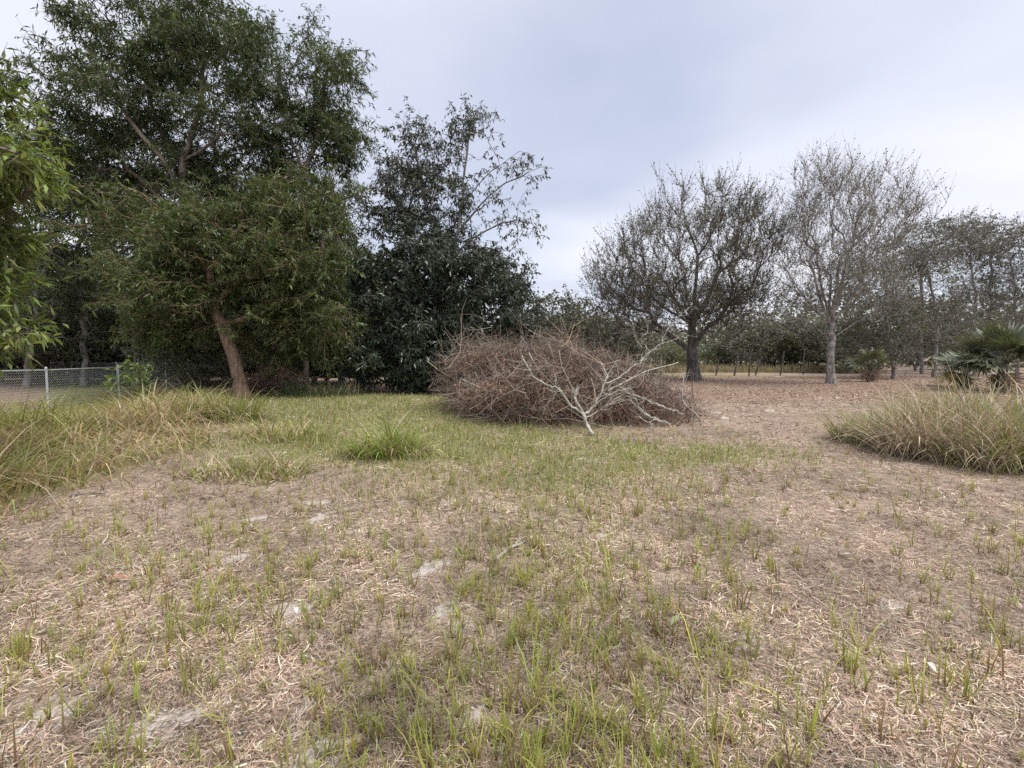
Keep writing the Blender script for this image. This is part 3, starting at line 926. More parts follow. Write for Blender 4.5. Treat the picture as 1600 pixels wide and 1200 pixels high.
def palm(label, px, py, hgt, lean, nfr, stalk, L, seed, special=0, dead=0, tr=.16):
    rng = np.random.default_rng(seed)
    g = G(px, py); z = float(H(g[0], g[1]))
    e = thing('fan_palm', (g[0], g[1], z), label, 'palm', 'fan palms in the field')
    B = Bag()
    pts = smooth_line([(0, 0, -.1), (lean * .3, 0, hgt * .4), (lean, 0, hgt)], 5)
    V, Fc = polyline_tube(pts, np.linspace(tr * 1.15, tr * .9, len(pts)), 9)
    B.add(V, Fc, np.array([.1, .1, .1]))
    # old leaf bases on the trunk
    for i in range(26):
        f = rng.random(); a = rng.uniform(0, 6.28); c = pts[min(len(pts) - 1, int(f * len(pts)))]
        o_ = np.array([math.cos(a), math.sin(a), 0])
        V, Fc = polyline_tube([c + o_ * tr * .8, c + o_ * tr * 1.5 + [0, 0, .14], c + o_ * tr * 1.9 + [0, 0, .28]], [.045, .035, .012], 4)
        B.add(V, Fc, np.array([.1, .1, .1]))
    obj('trunk', B.mesh('palm_trunk', 4, True), M['bark_palm'], e)
    green = [(.14, .165, .095), (.18, .20, .12), (.11, .13, .08)]
    yel = [(.30, .23, .07), (.24, .22, .08), (.14, .16, .06)]
    br = [(.24, .17, .13), (.30, .22, .17)]
    ms = [frond_mesh(rng, stalk, L, green, .22) for _ in range(3)]
    my = frond_mesh(rng, stalk, L, yel, .3); md = frond_mesh(rng, stalk * .7, L * .9, br, .7)
    for i in range(nfr + dead):
        isd = i >= nfr
        el = rng.uniform(-.05, 1.4) if not isd else -1.0 - rng.random() * .3
        az = i * 2.399 + rng.normal(0, .2)
        me = ms[i % 3]
        if i < special:
            me = my; el = -.1 - .25 * i; az = math.pi + .3 - .5 * i
        if isd:
            me = md; az = math.pi + rng.normal(0, .9)
        o = obj('frond', me, M['palm'] if not isd else M['straw'], e)
        o.location = pts[-1]
        o.rotation_euler = (rng.normal(0, .35), -el, az)
        s_ = rng.uniform(.85, 1.12); o.scale = (s_, s_, s_)
    return e


palm('large bushy fan palm on a short trunk, beyond the tall grass clump', 1562, 612, 1.25, .12, 30, 1.0, 1.1, 81, dead=2, tr=.17)
palm('smaller fan palm with a yellowing frond, close beside the large one', 1506, 606, .75, .10, 13, .6, 1.0, 82, special=2, dead=1, tr=.12)
palm('small dark scrubby palm on a stub trunk beside the bare oak', 1360, 598, 1.0, -.02, 13, .5, .75, 83, dead=2, tr=.17)


# ------------------------------------------------------------------ fences
def chain_link():
    e = thing('chain_link_fence', (-13.85, 13.7, 0), 'galvanised chain-link fence with round top rail behind the grass bank', 'fence')
    o0 = np.array([-13.85, 13.7, 0])
    pts = [np.array(p) for p in ((-13.35, 10.6), (-13.85, 13.7), (-14.35, 16.8), (-14.95, 19.9), (-15.7, 22.9), (-18.7, 24.1), (-21.7, 25.3), (-24.7, 26.5), (-27.7, 27.7))]
    z = [float(H(*p)) for p in pts]
    HT = 1.2
    for p, zz_ in zip(pts, z):
        B = Bag()
        V, Fc = polyline_tube([(p[0], p[1], zz_ - .1), (p[0], p[1], zz_ + HT + .04)], [.03, .03], 8); B.add(V, Fc, np.ones(3))
        V, Fc = polyline_tube([(p[0], p[1], zz_ + HT + .035), (p[0], p[1], zz_ + HT + .065), (p[0], p[1], zz_ + HT + .10)], [.038, .036, .006], 8); B.add(V, Fc, np.ones(3))
        obj('post', B.mesh('post', 4, True, o0), M['steel'], e)
    for i in range(len(pts) - 1):
        a = np.array([*pts[i], z[i] + HT]); b = np.array([*pts[i + 1], z[i + 1] + HT])
        V, Fc = polyline_tube([a, b], [.022, .022], 8)
        obj('top_rail', mesh_np('top_rail', V - o0, Fc, 4, None, True), M['steel'], e)
        L = np.linalg.norm(b - a); u = (b - a) / L
        pit = .075; nw = int(L / pit); ns = 30
        S = np.arange(ns + 1) / ns
        n0 = np.array([-u[1], u[0], 0])
        P0, P1 = [], []
        for k in range(nw):
            zig = np.where(np.arange(ns + 1) % 2 == 0, 0, 1.0)
            q = a[None] + u[None] * ((k + zig) * pit)[:, None] + np.array([[0, 0, -1.]]) * (S * (HT - .05) + .02)[:, None] + n0[None] * ((zig - .5) * .006)[:, None]
            P0.append(q[:-1]); P1.append(q[1:])
        P0 = np.concatenate(P0); P1 = np.concatenate(P1); T = unit(P1 - P0); r = np.full(len(P0), .0042)
        V, Fc = tubes(P0, P1, T, T, r, r, 3)
        o = obj('wire_mesh', mesh_np('wire_mesh', V - o0, Fc, 4), M['steel'], e)
        o['kind'] = 'stuff'


chain_link()


def post_row():
    pp = [((1118, 587), (1122, 563), .055, 'first leaning dark fence post past the round oak'), ((1147, 587), (1153, 560), .06, 'second leaning dark fence post past the round oak'),
          ((1170, 587), (1172, 557), .05, 'thin upright fence post, third past the round oak'), ((1180, 586), (1190, 556), .06, 'fourth fence post past the round oak, leaning most'),
          ((1219, 586), (1225, 549), .05, 'fifth fence post past the round oak, tall and grey'), ((1255, 585), (1257, 547), .05, 'sixth fence post, upright, nearest the bare oak')]
    rng = np.random.default_rng(90)
    for (bx_, by_), (tx, ty), r, lab in pp:
        g = G(bx_, by_); zt = P(tx, ty, g[1] + .1)
        a = np.array([g[0], g[1], float(H(g[0], g[1])) - .1]); zt = zt
        pts = smooth_line([a, (a + zt) / 2 + rng.normal(0, .02, 3), zt], 4)
        V, Fc = polyline_tube(pts, np.full(len(pts), r * 1.15) * rng.uniform(.9, 1.1, len(pts)), 8)
        B = Bag(); B.add(V, Fc, np.ones(3))
        V, Fc = polyline_tube([zt, zt + unit(zt - a) * .02], [r * 1.1, .01], 8); B.add(V, Fc, np.ones(3))
        o = obj('fence_post', B.mesh('fence_post', 4, True, a), M['bark_post'])
        o.location = a
        tag(o, lab, 'post', 'old wooden posts across the field')


post_row()


# ------------------------------------------------------------------ heap of cut brush
def brush(name, label, c, rx, ry, hz, n, seed, twcols, lfcols, nleaf, lo=.45, group=None, rot=0., power=2.4, big=1.0, wildf=.16, taper=0.):
    rng = np.random.default_rng(seed)
    z0 = float(H(c[0], c[1]))
    o0 = np.array([c[0], c[1], z0])
    e = thing(name, o0, label, 'brush pile', group)

    def shell(m, a, b):
        d = unit(rng.normal(0, 1, (m, 3))); d[:, 2] = np.abs(d[:, 2])
        # superellipsoid radius
        k = (np.abs(d) ** power).sum(1) ** (-1 / power)
        r = rng.uniform(a, b, m)
        lump = .45 + .80 * fbm(d[:, 0] * 3 + 9, d[:, 2] * 3 + d[:, 1] * 2, 1.1, seed) + .22 * vnoise(d[:, 0] * 3 + 2, d[:, 2] * 3 + d[:, 1] * 3, .33, seed + 5)
        q = d * (k * r * lump)[:, None] * np.array([rx, ry, hz])
        x_ = q[:, 0] * math.cos(rot) - q[:, 1] * math.sin(rot); y_ = q[:, 0] * math.sin(rot) + q[:, 1] * math.cos(rot)
        q[:, 0] = x_; q[:, 1] = y_
        if taper:
            q[:, 2] *= 1.04 - taper * sstep(-.2, 3.6, q[:, 0])
        return q, d
    B = Bag()

    def twigset(m, a, b, L0, L1, r0, kids):
        p, d = shell(m, a, b)
        nrm = unit(d / np.array([rx, ry, hz]) * np.array([1, 1, 1]))
        dr = rng.normal(0, 1, (m, 3)); dr = dr - nrm * np.sum(dr * nrm, 1)[:, None] * .75
        dr[:, 2] -= .15
        wild = rng.random(m) < wildf
        dr[wild] = nrm[wild] * 1.2 + rng.normal(0, .6, (int(wild.sum()), 3)) + np.array([0, 0, .5])
        dr = unit(dr)
        L = rng.uniform(L0, L1, m) * big; rr = r0 * rng.uniform(.6, 1.4, m)
        col = pick(rng, m, twcols, .22)
        pts = [p - dr * L[:, None] * .5]
        cur = dr
        for s in range(4):
            cur = unit(cur + rng.normal(0, .22, (m, 3)))
            pts.append(pts[-1] + cur * (L / 4)[:, None])
        for q in pts:
            q[:, 2] = np.maximum(q[:, 2], .02)
        for s in range(4):
            T = unit(pts[s + 1] - pts[s])
            V, Fc = tubes(pts[s], pts[s + 1], T, T, rr * (1 - .2 * s), rr * (1 - .2 * (s + 1)), 3)
            B.add(V, Fc, np.repeat(col, 6, 0))
        for k in range(kids):
            s = rng.integers(1, 4, m)
            st = np.stack(pts, 1)[np.arange(m), s]
            dd = unit(unit(pts[4] - pts[0]) * .7 + rng.normal(0, .6, (m, 3)) + nrm * .25)
            l2 = L * rng.uniform(.2, .5, m)
            mid = st + dd * (l2 * .5)[:, None]; en = mid + unit(dd + rng.normal(0, .3, (m, 3))) * (l2 * .5)[:, None]
            for q in (mid, en): q[:, 2] = np.maximum(q[:, 2], .02)
            for a_, b_, ra, rb in ((st, mid, .55, .4), (mid, en, .4, .2)):
                T = unit(b_ - a_)
                V, Fc = tubes(a_, b_, T, T, rr * ra, rr * rb, 3); B.add(V, Fc, np.repeat(col, 6, 0))
    twigset(n, .80, 1.04, .5, 1.4, .0066, 3)
    twigset(n // 5, .6, .85, .8, 1.8, .011, 1)
    twigset(n // 12, .85, 1.04, 1.0, 2.2, .0115, 4)
    twigset(n // 55, .8, 1.02, 1.2, 2.4, .016, 5)
    o = obj('twigs', B.mesh('twigs', 4), M['twig'], e); o['kind'] = 'stuff'
    STATS[name] = sum(len(q) for q in B.f) * 2
    p, d = shell(nleaf, lo, 1.0)
    ax = unit(rng.normal(0, 1, (nleaf, 3)) - np.array([0, 0, .4]))
    V, Fc = leaves(p, ax, rng.uniform(.06, .16, nleaf), rng.uniform(.025, .06, nleaf), rng, .3)
    V[:, 2] = np.maximum(V[:, 2], .01)
    cols = pick(rng, nleaf, lfcols, .25)
    o = obj('dry_leaves', mesh_np('dry_leaves', V, Fc, 3, np.repeat(cols, 4, 0)), M['leafdry'], e); o['kind'] = 'stuff'
    STATS[name] += nleaf * 2
    return e


PC = np.array([1.1, 13.45])
brush('brush_pile', 'wide heap of cut brown brush lying in the field', PC, 3.6, 3.25, 2.1, 3700, 100,
      [(.23, .165, .13), (.30, .23, .185), (.15, .11, .09), (.40, .34, .285)], [(.20, .11, .078), (.27, .155, .11), (.13, .08, .062), (.32, .21, .155)], 44000, .5, rot=-.32, power=2.0, taper=.42)
c_ = G(430, 613)
brush('root_tangle', 'small tangle of dead reddish roots and twigs behind the leaning trunk', c_[:2], 1.35, .8, .95, 620, 101,
      [(.32, .22, .18), (.40, .29, .24), (.20, .14, .115)], [(.20, .12, .09), (.26, .16, .12)], 2500, .4, power=1.4, wildf=.5)


def dead_branch(label, lines, seed, mat='bark_white', kids=10, kl=.5, k=6):
    """lines: list of (points (px, py, Y) or xyz, r0, r1); side twigs are added along them"""
    rng = np.random.default_rng(seed)
    B = Bag(); o0 = None
    for pts, r0, r1, nk in lines:
        q = np.array([P(*p) for p in pts])
        q[:, 2] = np.maximum(q[:, 2], r0 * .8)
        if o0 is None: o0 = np.array([q[0][0], q[0][1], 0])
        q = smooth_line(q, 5, .012, rng)
        rad = np.linspace(r0, r1, len(q)) * rng.uniform(.92, 1.08, len(q))
        V, Fc = polyline_tube(q, rad, k); B.add(V, Fc, np.ones(3))
        # closed cut end
        V, Fc = polyline_tube([q[0], q[0] - unit(q[1] - q[0]) * .01], [rad[0], rad[0] * .1], k); B.add(V, Fc, np.ones(3))
        for _ in range(nk):
            f = rng.uniform(.3, 1); i = min(len(q) - 2, int(f * (len(q) - 1)))
            d = unit(unit(q[i + 1] - q[i]) + rng.normal(0, .55, 3)); l = kl * rng.uniform(.4, 1.2)
            p0 = q[i]; p1 = p0 + d * l * .5 + rng.normal(0, .03, 3); p2 = p1 + unit(d + rng.normal(0, .4, 3)) * l * .5
            tw = np.array([p0, p1, p2]); tw[:, 2] = np.maximum(tw[:, 2], .02)
            tw = smooth_line(tw, 3)
            V, Fc = polyline_tube(tw, np.linspace(rad[i] * .55, .002, len(tw)), 4); B.add(V, Fc, np.ones(3))
            for _2 in range(2):
                j = rng.integers(1, len(tw) - 1); dd = unit(d + rng.normal(0, .7, 3))
                en = tw[j] + dd * l * .35; en[2] = max(en[2], .02)
                V, Fc = polyline_tube([tw[j], (tw[j] + en) / 2 + rng.normal(0, .015, 3), en], [rad[i] * .3, rad[i] * .2, .0015], 3); B.add(V, Fc, np.ones(3))
    o = obj('dead_branch', B.mesh('dead_branch', 4, True, o0), M[mat])
    o.location = o0
    return tag(o, label, 'branch', 'bleached branches on the brush heap')


dead_branch('forked white dead branch with its butt on the grass in front of the heap',
            [([(926, 685, 8.95), (921, 672, 9.1), (912, 648, 9.25)], .046, .036, 0),
             ([(912, 648, 9.25), (898, 622, 9.3), (893, 608, 9.35)], .030, .018, 5),
             ([(912, 648, 9.25), (930, 632, 9.3), (944, 600, 9.4), (948, 585, 9.6), (938, 565, 9.9)], .028, .010, 12),
             ([(912, 648, 9.25), (895, 635, 9.3), (872, 608, 9.4), (850, 600, 9.6), (828, 580, 9.8), (816, 555, 10.3)], .026, .008, 12),
             ([(944, 600, 9.4), (966, 590, 9.6), (990, 572, 10.1), (1010, 560, 10.6)], .015, .005, 10),
             ([(872, 608, 9.4), (862, 625, 9.4), (848, 640, 9.5)], .010, .004, 6),
             ([(930, 632, 9.3), (955, 615, 9.4), (985, 606, 9.7)], .014, .004, 9),
             ([(915, 652, 9.25), (945, 636, 9.3), (972, 618, 9.5)], .015, .005, 9)], 110)
dead_branch('pale branch on the ground at the heap, pointing past the forked one',
            [([(1047, 664, 10.15), (1026, 655, 10.20), (1005, 645, 10.20), (985, 625, 10.30)], .036, .018, 4), ([(1026, 655, 10.20), (1012, 660, 10.10), (998, 650, 10.10)], .020, .008, 4),
             ([(1005, 645, 10.20), (990, 620, 10.30), (978, 612, 10.40)], .018, .006, 6)], 111)
dead_branch('straight pale branch slanting down out of the middle of the heap',
            [([(1068, 648, 10.60), (1040, 637, 10.30), (1020, 630, 10.20), (1000, 620, 10.20), (970, 612, 10.30)], .028, .014, 6)], 112)
dead_branch('thin white branch at the end of the heap nearest the round oak',
            [([(1094, 657, 11.00), (1082, 643, 11.20), (1070, 632, 11.50), (1066, 612, 11.90)], .030, .014, 4), ([(1066, 612, 11.90), (1068, 595, 12.10), (1064, 575, 12.30)], .013, .004, 5)], 113)
dead_branch('tall bare pale branch standing up from the back of the heap',
            [([(1000, 565, 12.4), (1015, 550, 12.4), (1032, 537, 12.4), (1040, 520, 12.4), (1058, 498, 12.4), (1076, 482, 12.4)], .028, .006, 9),
             ([(1015, 550, 12.4), (1003, 530, 12.3), (1012, 515, 12.3), (1006, 490, 12.3)], .014, .004, 8),
             ([(1003, 545, 12.4), (992, 525, 12.4), (988, 503, 12.4)], .012, .004, 5),
             ([(1032, 537, 12.4), (1055, 530, 12.4), (1066, 520, 12.4)], .010, .004, 5)], 114, kl=.45)
dead_branch('slim pale branch lying across the crest of the heap',
            [([(1060, 566, 11.6), (1010, 580, 11.1), (975, 598, 10.7), (950, 610, 10.4)], .012, .020, 5)], 115)
o = dead_branch('small pale broken branch hanging on the chain-link fence', [([(278, 566, 22.5), (268, 556, 22.5), (256, 543, 22.5)], .02, .012, 3), ([(274, 562, 22.5), (262, 562, 22.4), (250, 555, 22.4)], .015, .008, 3)], 116, kl=.5)
o['group'] = 'loose dead branches'


# small green sapling by the fence
t = Tree('sapling', 'small leafy green sapling growing through the fence grass', P(205, 622, 12.6)[:2], 120, M['bark_grey'], M['leaf'], 'sapling')
t.stem([t.o, P(206, 600, 12.6), P(210, 575, 12.6)], jit=.01)
t.grow(clump_tips(t.rng, [(212, 578, 30, 14, 12.6, .4, 16), (200, 598, 34, 14, 12.6, .4, 14)]), .15, .2, .3, jit=.01)
t.finish(.02, .005, 3, .3, 5, .17, .045, [(.12, .17, .045), (.16, .20, .055)], None, ldroop=.3, twig_r=.003)


# ------------------------------------------------------------------ grasses
def hdir(rng, n, bias=None, k=0.):
    a = rng.uniform(0, 2 * np.pi, n)
    d = np.stack([np.cos(a), np.sin(a), np.zeros(n)], 1)
    if bias is not None:
        d = unit(d + np.array([*bias, 0]) * k)
    return d


def put(x, y, dz=0.):
    return np.stack([x, y, H(x, y) + dz], 1)


GREEN = [(.29, .295, .095), (.36, .35, .13), (.22, .24, .075), (.42, .39, .18)]
DRY = [(.54, .44, .29), (.64, .54, .38), (.43, .34, .23), (.50, .37, .27)]


def tall_bank():
    rng = np.random.default_rng(130)
    B = Bag()
    n = 60000
    x = rng.uniform(-17, -3.6, n); y = 3.2 + rng.random(n) ** 1.15 * 17.5
    m = (rng.random(n) < map_tall(x, y)) & (rng.random(n) < np.clip(1.25 - (y - 3) / 24, .3, 1)) & (np.abs(x) < y * 1.25 + 1.2)
    m &= ~((np.abs(x + 14.2) < .25) & (y > 10))
    x, y = x[m], y[m]; n = len(x)
    cn = fbm(x, y, 1.4, 131); ty = fbm(x, y, .9, 135)
    dry = np.clip(.48 + (cn - .5) * 2.4 + .55 * blob(x, y, -5.6, 7.3, 1.0, 1.3) - .25 * blob(x, y, -8.5, 14, 3, 3), .05, .95)
    isd = rng.random(n) < dry
    L = (.25 + 1.15 * ty) * rng.uniform(.6, 1.25, n) * np.clip(.65 + map_tall(x, y) * .5, 0, 1.1) * (1 - .62 * sstep(-.78, -.98, x / y) * sstep(6.5, 9, y)) * (1 - .4 * sstep(-10, -12, x)) * (1 - .35 * sstep(10, 12, y))
    heap = blob(x, y, -5.6, 7.2, .9, 1.0)
    bend = rng.uniform(.5, 1.9, n) + np.where(isd, .5, 0) + heap * .8
    dr = hdir(rng, n, (.5, -.5), .5)
    V, Fc = blades(put(x, y, -.02), dr, L, rng.uniform(.008, .018, n) * (1 + y / 25), rng.uniform(0, .55, n) + heap * .5, bend, rng, 4)
    c = np.where(isd[:, None], pick(rng, n, DRY + [(.44, .29, .21)], .16), pick(rng, n, GREEN, .15))
    B.add(V, Fc, np.repeat(c, 10, 0))
    tag(obj('tall_grass', B.mesh('tall_grass', 4), M['grass']), 'overgrown bank of tall green and straw-coloured grass in front of the fence', None, None, 'stuff')
    STATS['tall_grass'] = sum(len(f) for f in B.f) * 2


tall_bank()


def clump(label, cx, cy, rx, ry, n, L0, L1, dryf, seed, green=GREEN, dry=DRY, bend=(.4, 2.3), W=(.010, .022), name='grass_clump', cat='grass clump', group=None, outl=.7):
    rng = np.random.default_rng(seed)
    a = rng.uniform(0, 2 * np.pi, n); r = np.sqrt(rng.random(n))
    wob = 1 + .12 * np.sin(a * 3 + seed) + .10 * np.sin(a * 7 + seed * 2)
    x = cx + np.cos(a) * r * rx * wob; y = cy + np.sin(a) * r * ry * wob
    o0 = np.array([cx, cy, float(H(cx, cy))])
    e = thing(name, o0, label, cat, group)
    dv = fbm(x, y, .5, seed)
    df = np.clip(dryf + (dv - .5) * 1.4, 0, 1) if dryf > 0 else np.zeros(n)
    isd = rng.random(n) < df
    out = np.stack([np.cos(a), np.sin(a), np.zeros(n)], 1)
    d = unit(hdir(rng, n) + out * outl * r[:, None])
    L = rng.uniform(L0, L1, n) * (1.05 - .25 * r ** 2) * (.45 + 1.0 * vnoise(x, y, .45, seed + 3)) * np.where(rng.random(n) < .03, 1.1, 1)
    W_ = rng.uniform(*W, n); lean = rng.uniform(0, .35, n) + .25 * r; bd = rng.uniform(*bend, n)
    root = put(x, y, -.02)
    for msk, nm, cs, mt in ((~isd, 'green_blades', green, 'grass'), (isd, 'dry_blades', dry, 'straw')):
        k = int(msk.sum())
        if k == 0: continue
        V, Fc = blades(root[msk], d[msk], L[msk], W_[msk], lean[msk], bd[msk], rng, 5)
        c = pick(rng, k, cs, .16)
        o = obj(nm, mesh_np(nm, V - o0[None], Fc, 4, np.repeat(c, 12, 0)), M[mt], e); o['kind'] = 'stuff'
        STATS['clumps'] = STATS.get('clumps', 0) + len(Fc) * 2
    return e


GG = 'grass clumps in the field'
clump('big tall clump of green and bleached grass at the picture edge, before the palms', 7.5, 7.6, 1.6, 1.5, 7600, .65, 1.42, .66, 140, bend=(.15, 2.0), W=(.009, .02), outl=.3, group=GG, green=[(.21, .23, .08), (.27, .28, .11), (.36, .34, .16)], dry=[(.44, .35, .25), (.54, .44, .32), (.34, .26, .19), (.62, .53, .40)])
g = G(612, 712); clump('bright green grass tuft standing alone in the middle of the lawn', g[0], g[1], .62, .4, 800, .35, .85, .08, 141, group=GG, green=[(.30, .37, .085), (.38, .43, .12), (.22, .29, .07)])
g = G(445, 690); clump('green tuft of arching grass beside the grass bank', g[0], g[1], .9, .6, 420, .25, .6, .2, 142, group=GG)
g = G(390, 745); clump('low rounded green tuft at the foot of the grass bank', g[0], g[1], .8, .4, 460, .2, .5, .3, 143, group=GG)
g = G(490, 620); clump('blue-green grass clump under the trees behind the lawn', g[0], g[1], 1.6, .9, 1100, .5, 1.0, .1, 144, group=GG, green=[(.13, .17, .09), (.17, .21, .11), (.10, .13, .07)])
g = G(330, 668); clump('tall yellow-green grass clump at the end of the bank by the leaning trunk', g[0], g[1], 1.0, .8, 1200, .5, 1.0, .15, 145, group=GG, green=[(.22, .25, .06), (.28, .30, .085), (.17, .20, .05)])


def lawn():
    """short green grass over the lawn and among the litter"""
    rng = np.random.default_rng(150)
    B = Bag()
    n = 170000
    # even density on the screen: sample in picture rows, laid out on the ground
    y = 1.5 * (20 / 1.5) ** (rng.random(n) ** .8); x = rng.uniform(-1.25, 1.25, n) * y
    gm = map_green(x, y) * (1 - .9 * map_tall(x, y))
    m = rng.random(n) < np.clip(gm * 1.1 - .06, 0, 1) * np.where(y < 5, .35, 1.0)
    x, y = x[m], y[m]; n = len(x)
    L = rng.uniform(.05, .18, n) * (.5 + 1.1 * fbm(x, y, .6, 151))
    V, Fc = blades(put(x, y), hdir(rng, n), L, rng.uniform(.004, .007, n) * (1 + y / 9), rng.uniform(0, .6, n), rng.uniform(.1, 1.2, n), rng, 2)
    c = np.where((rng.random(n) < .3)[:, None], pick(rng, n, DRY), pick(rng, n, [(.21, .265, .07), (.27, .32, .09), (.32, .33, .12)]))
    B.add(V, Fc, np.repeat(c, 6, 0))
    tag(obj('short_grass', B.mesh('short_grass', 4), M['grass']), 'short green grass over the lawn before the trees', None, None, 'stuff')
    STATS['lawn'] = sum(len(f) for f in B.f) * 2


lawn()


def shoots():
    """upright fresh shoots in little tufts, foreground"""
    rng = np.random.default_rng(160)
    n = 6800
    y = 1.45 * (10 / 1.45) ** (rng.random(n) ** .9); x = rng.uniform(-1.25, 1.25, n) * y
    px = x / y
    d = .36 + .62 * blob(px, y, .05, 2.4, .40, 1.8) + .5 * blob(px, y, -.7, 3.6, .3, .8) + .5 * blob(px, y, .15, 5.5, .35, 2.0) - .12 * (px > .55)
    d = d * (.2 + 1.6 * fbm(x, y, .5, 161)) * (1 - map_tall(x, y))
    m = rng.random(n) < np.clip(d * .62, 0, 1)
    x, y = x[m], y[m]; n = len(x)
    k = rng.integers(3, 11, n); ix = np.repeat(np.arange(n), k); N = len(ix)
    sz = rng.uniform(.4, 1.3, n) * (1 + .5 * (rng.random(n) < .12))
    X = x[ix] + rng.normal(0, .016, N) * sz[ix]; Y = y[ix] + rng.normal(0, .016, N) * sz[ix]
    L = rng.uniform(.08, .22, N) * sz[ix]
    V, Fc = blades(put(X, Y, -.005), hdir(rng, N), L, rng.uniform(.004, .008, N), np.abs(rng.normal(0, .28, N)), rng.uniform(0, .4, N) + 1.1 * (rng.random(N) < .25), rng, 3)
    cc = pick(rng, n, [(.40, .44, .095), (.50, .53, .14), (.32, .37, .085), (.42, .37, .13), (.28, .20, .10)], .15, [.32, .3, .22, .1, .06])
    c = cc[ix] * rng.uniform(.85, 1.15, (N, 1))
    c = np.repeat(c, 8, 0).reshape(N, 4, 2, 3)
    base = np.array([.20, .11, .075])    # shoots are reddish at the foot
    c[:, 0] = base; c[:, 1] = c[:, 1] * .65 + base * .35
    tag(obj('grass_shoots', mesh_np('grass_shoots', V, Fc, 4, c.reshape(-1, 3)), M['grass']), 'upright fresh green grass shoots scattered over the foreground', None, None, 'stuff')
    STATS['shoots'] = len(Fc) * 2


shoots()


def litter():
    """mown dry grass lying on the soil"""
    rng = np.random.default_rng(170)
    n = 235000
    y = 1.45 * (17 / 1.45) ** (rng.random(n) ** .85); x = rng.uniform(-1.25, 1.25, n) * y
    sd = map_sand(x, y)
    pt = fbm(x, y, .35, 171)
    m = (rng.random(n) < np.clip((.0 + 1.6 * pt) * (1 - .72 * sd), 0, 1)) & (map_tall(x, y) < .6)
    x, y, pt = x[m], y[m], pt[m]; n = len(x)
    L = rng.uniform(.018, .075, n) * np.where(rng.random(n) < .06, 1.9, 1); W = rng.uniform(.0016, .004, n) * (1 + y / 6)
    L = L * (1 + y / 14)
    a = rng.uniform(0, 2 * np.pi, n); ti = rng.normal(0, .2, n)
    d = np.stack([np.cos(a) * np.cos(ti), np.sin(a) * np.cos(ti), np.sin(ti)], 1)
    p0 = put(x, y, .004) + np.array([0, 0, 1.]) * (rng.random(n) ** 2 * .028)[:, None]
    a2 = a + rng.normal(0, .5, n); ti2 = ti + rng.normal(-.15, .3, n)
    d2 = np.stack([np.cos(a2) * np.cos(ti2), np.sin(a2) * np.cos(ti2), np.sin(ti2)], 1)
    p1 = p0 + d * (L * .5)[:, None]; p2 = p1 + d2 * (L * .5)[:, None]
    for p in (p0, p1, p2):
        p[:, 2] = np.maximum(p[:, 2], H(p[:, 0], p[:, 1]) + .003)
    s = np.stack([-np.sin(a), np.cos(a), rng.normal(0, .35, n)], 1) * W[:, None] * .5
    V = np.stack([p0 - s * .8, p0 + s * .8, p1 - s, p1 + s, p2], 1).reshape(-1, 3)
    tri = np.array([[0, 1, 3], [0, 3, 2], [2, 3, 4]])
    Fc = (np.arange(n)[:, None, None] * 5 + tri[None]).reshape(-1, 3)
    cols = [(.54, .425, .315), (.65, .54, .42), (.38, .285, .21), (.19, .14, .105), (.74, .655, .55), (.45, .31, .23)]
    c = pick(rng, n, cols, .16, [.25, .2, .2, .12, .08, .15])
    dk = np.clip(2.15 - 1.35 * fbm(x, y, .9, 173) - 1.1 * fbm(x, y, .22, 175), .45, 1.3)     # older, greyer patches of thatch
    c = c * dk[:, None]
    tag(obj('dry_grass', mesh_np('dry_grass', V, Fc, 3, np.repeat(c, 5, 0)), M['straw']), 'mown dry grass lying over the sandy soil', None, None, 'stuff')
    STATS['litter'] = len(Fc)
    # dead stubble standing in tufts
    n = 5200
    y = 1.45 * (12 / 1.45) ** (rng.random(n) ** .85); x = rng.uniform(-1.25, 1.25, n) * y
    m = (rng.random(n) < fbm(x, y, .45, 174) * 1.5 - .25) & (map_tall(x, y) < .5) & (map_sand(x, y) < .5)
    x, y = x[m], y[m]; n = len(x)
    k = rng.integers(5, 14, n); ix = np.repeat(np.arange(n), k); N = len(ix)
    X = x[ix] + rng.normal(0, .022, N); Y = y[ix] + rng.normal(0, .022, N)
    V, Fc = blades(put(X, Y, -.004), hdir(rng, N), rng.uniform(.02, .085, N), rng.uniform(.002, .004, N) * (1 + y[ix] / 10), rng.uniform(.1, .8, N), rng.uniform(0, 1.1, N), rng, 2)
    c = pick(rng, N, [(.26, .19, .14), (.17, .12, .095), (.36, .28, .20), (.22, .14, .11)], .2)
    tag(obj('dead_stubble', mesh_np('dead_stubble', V, Fc, 4, np.repeat(c, 6, 0)), M['straw']), 'short dead grass stubble in brown tufts over the field', None, None, 'stuff')
    STATS['stubble'] = len(Fc) * 2


litter()


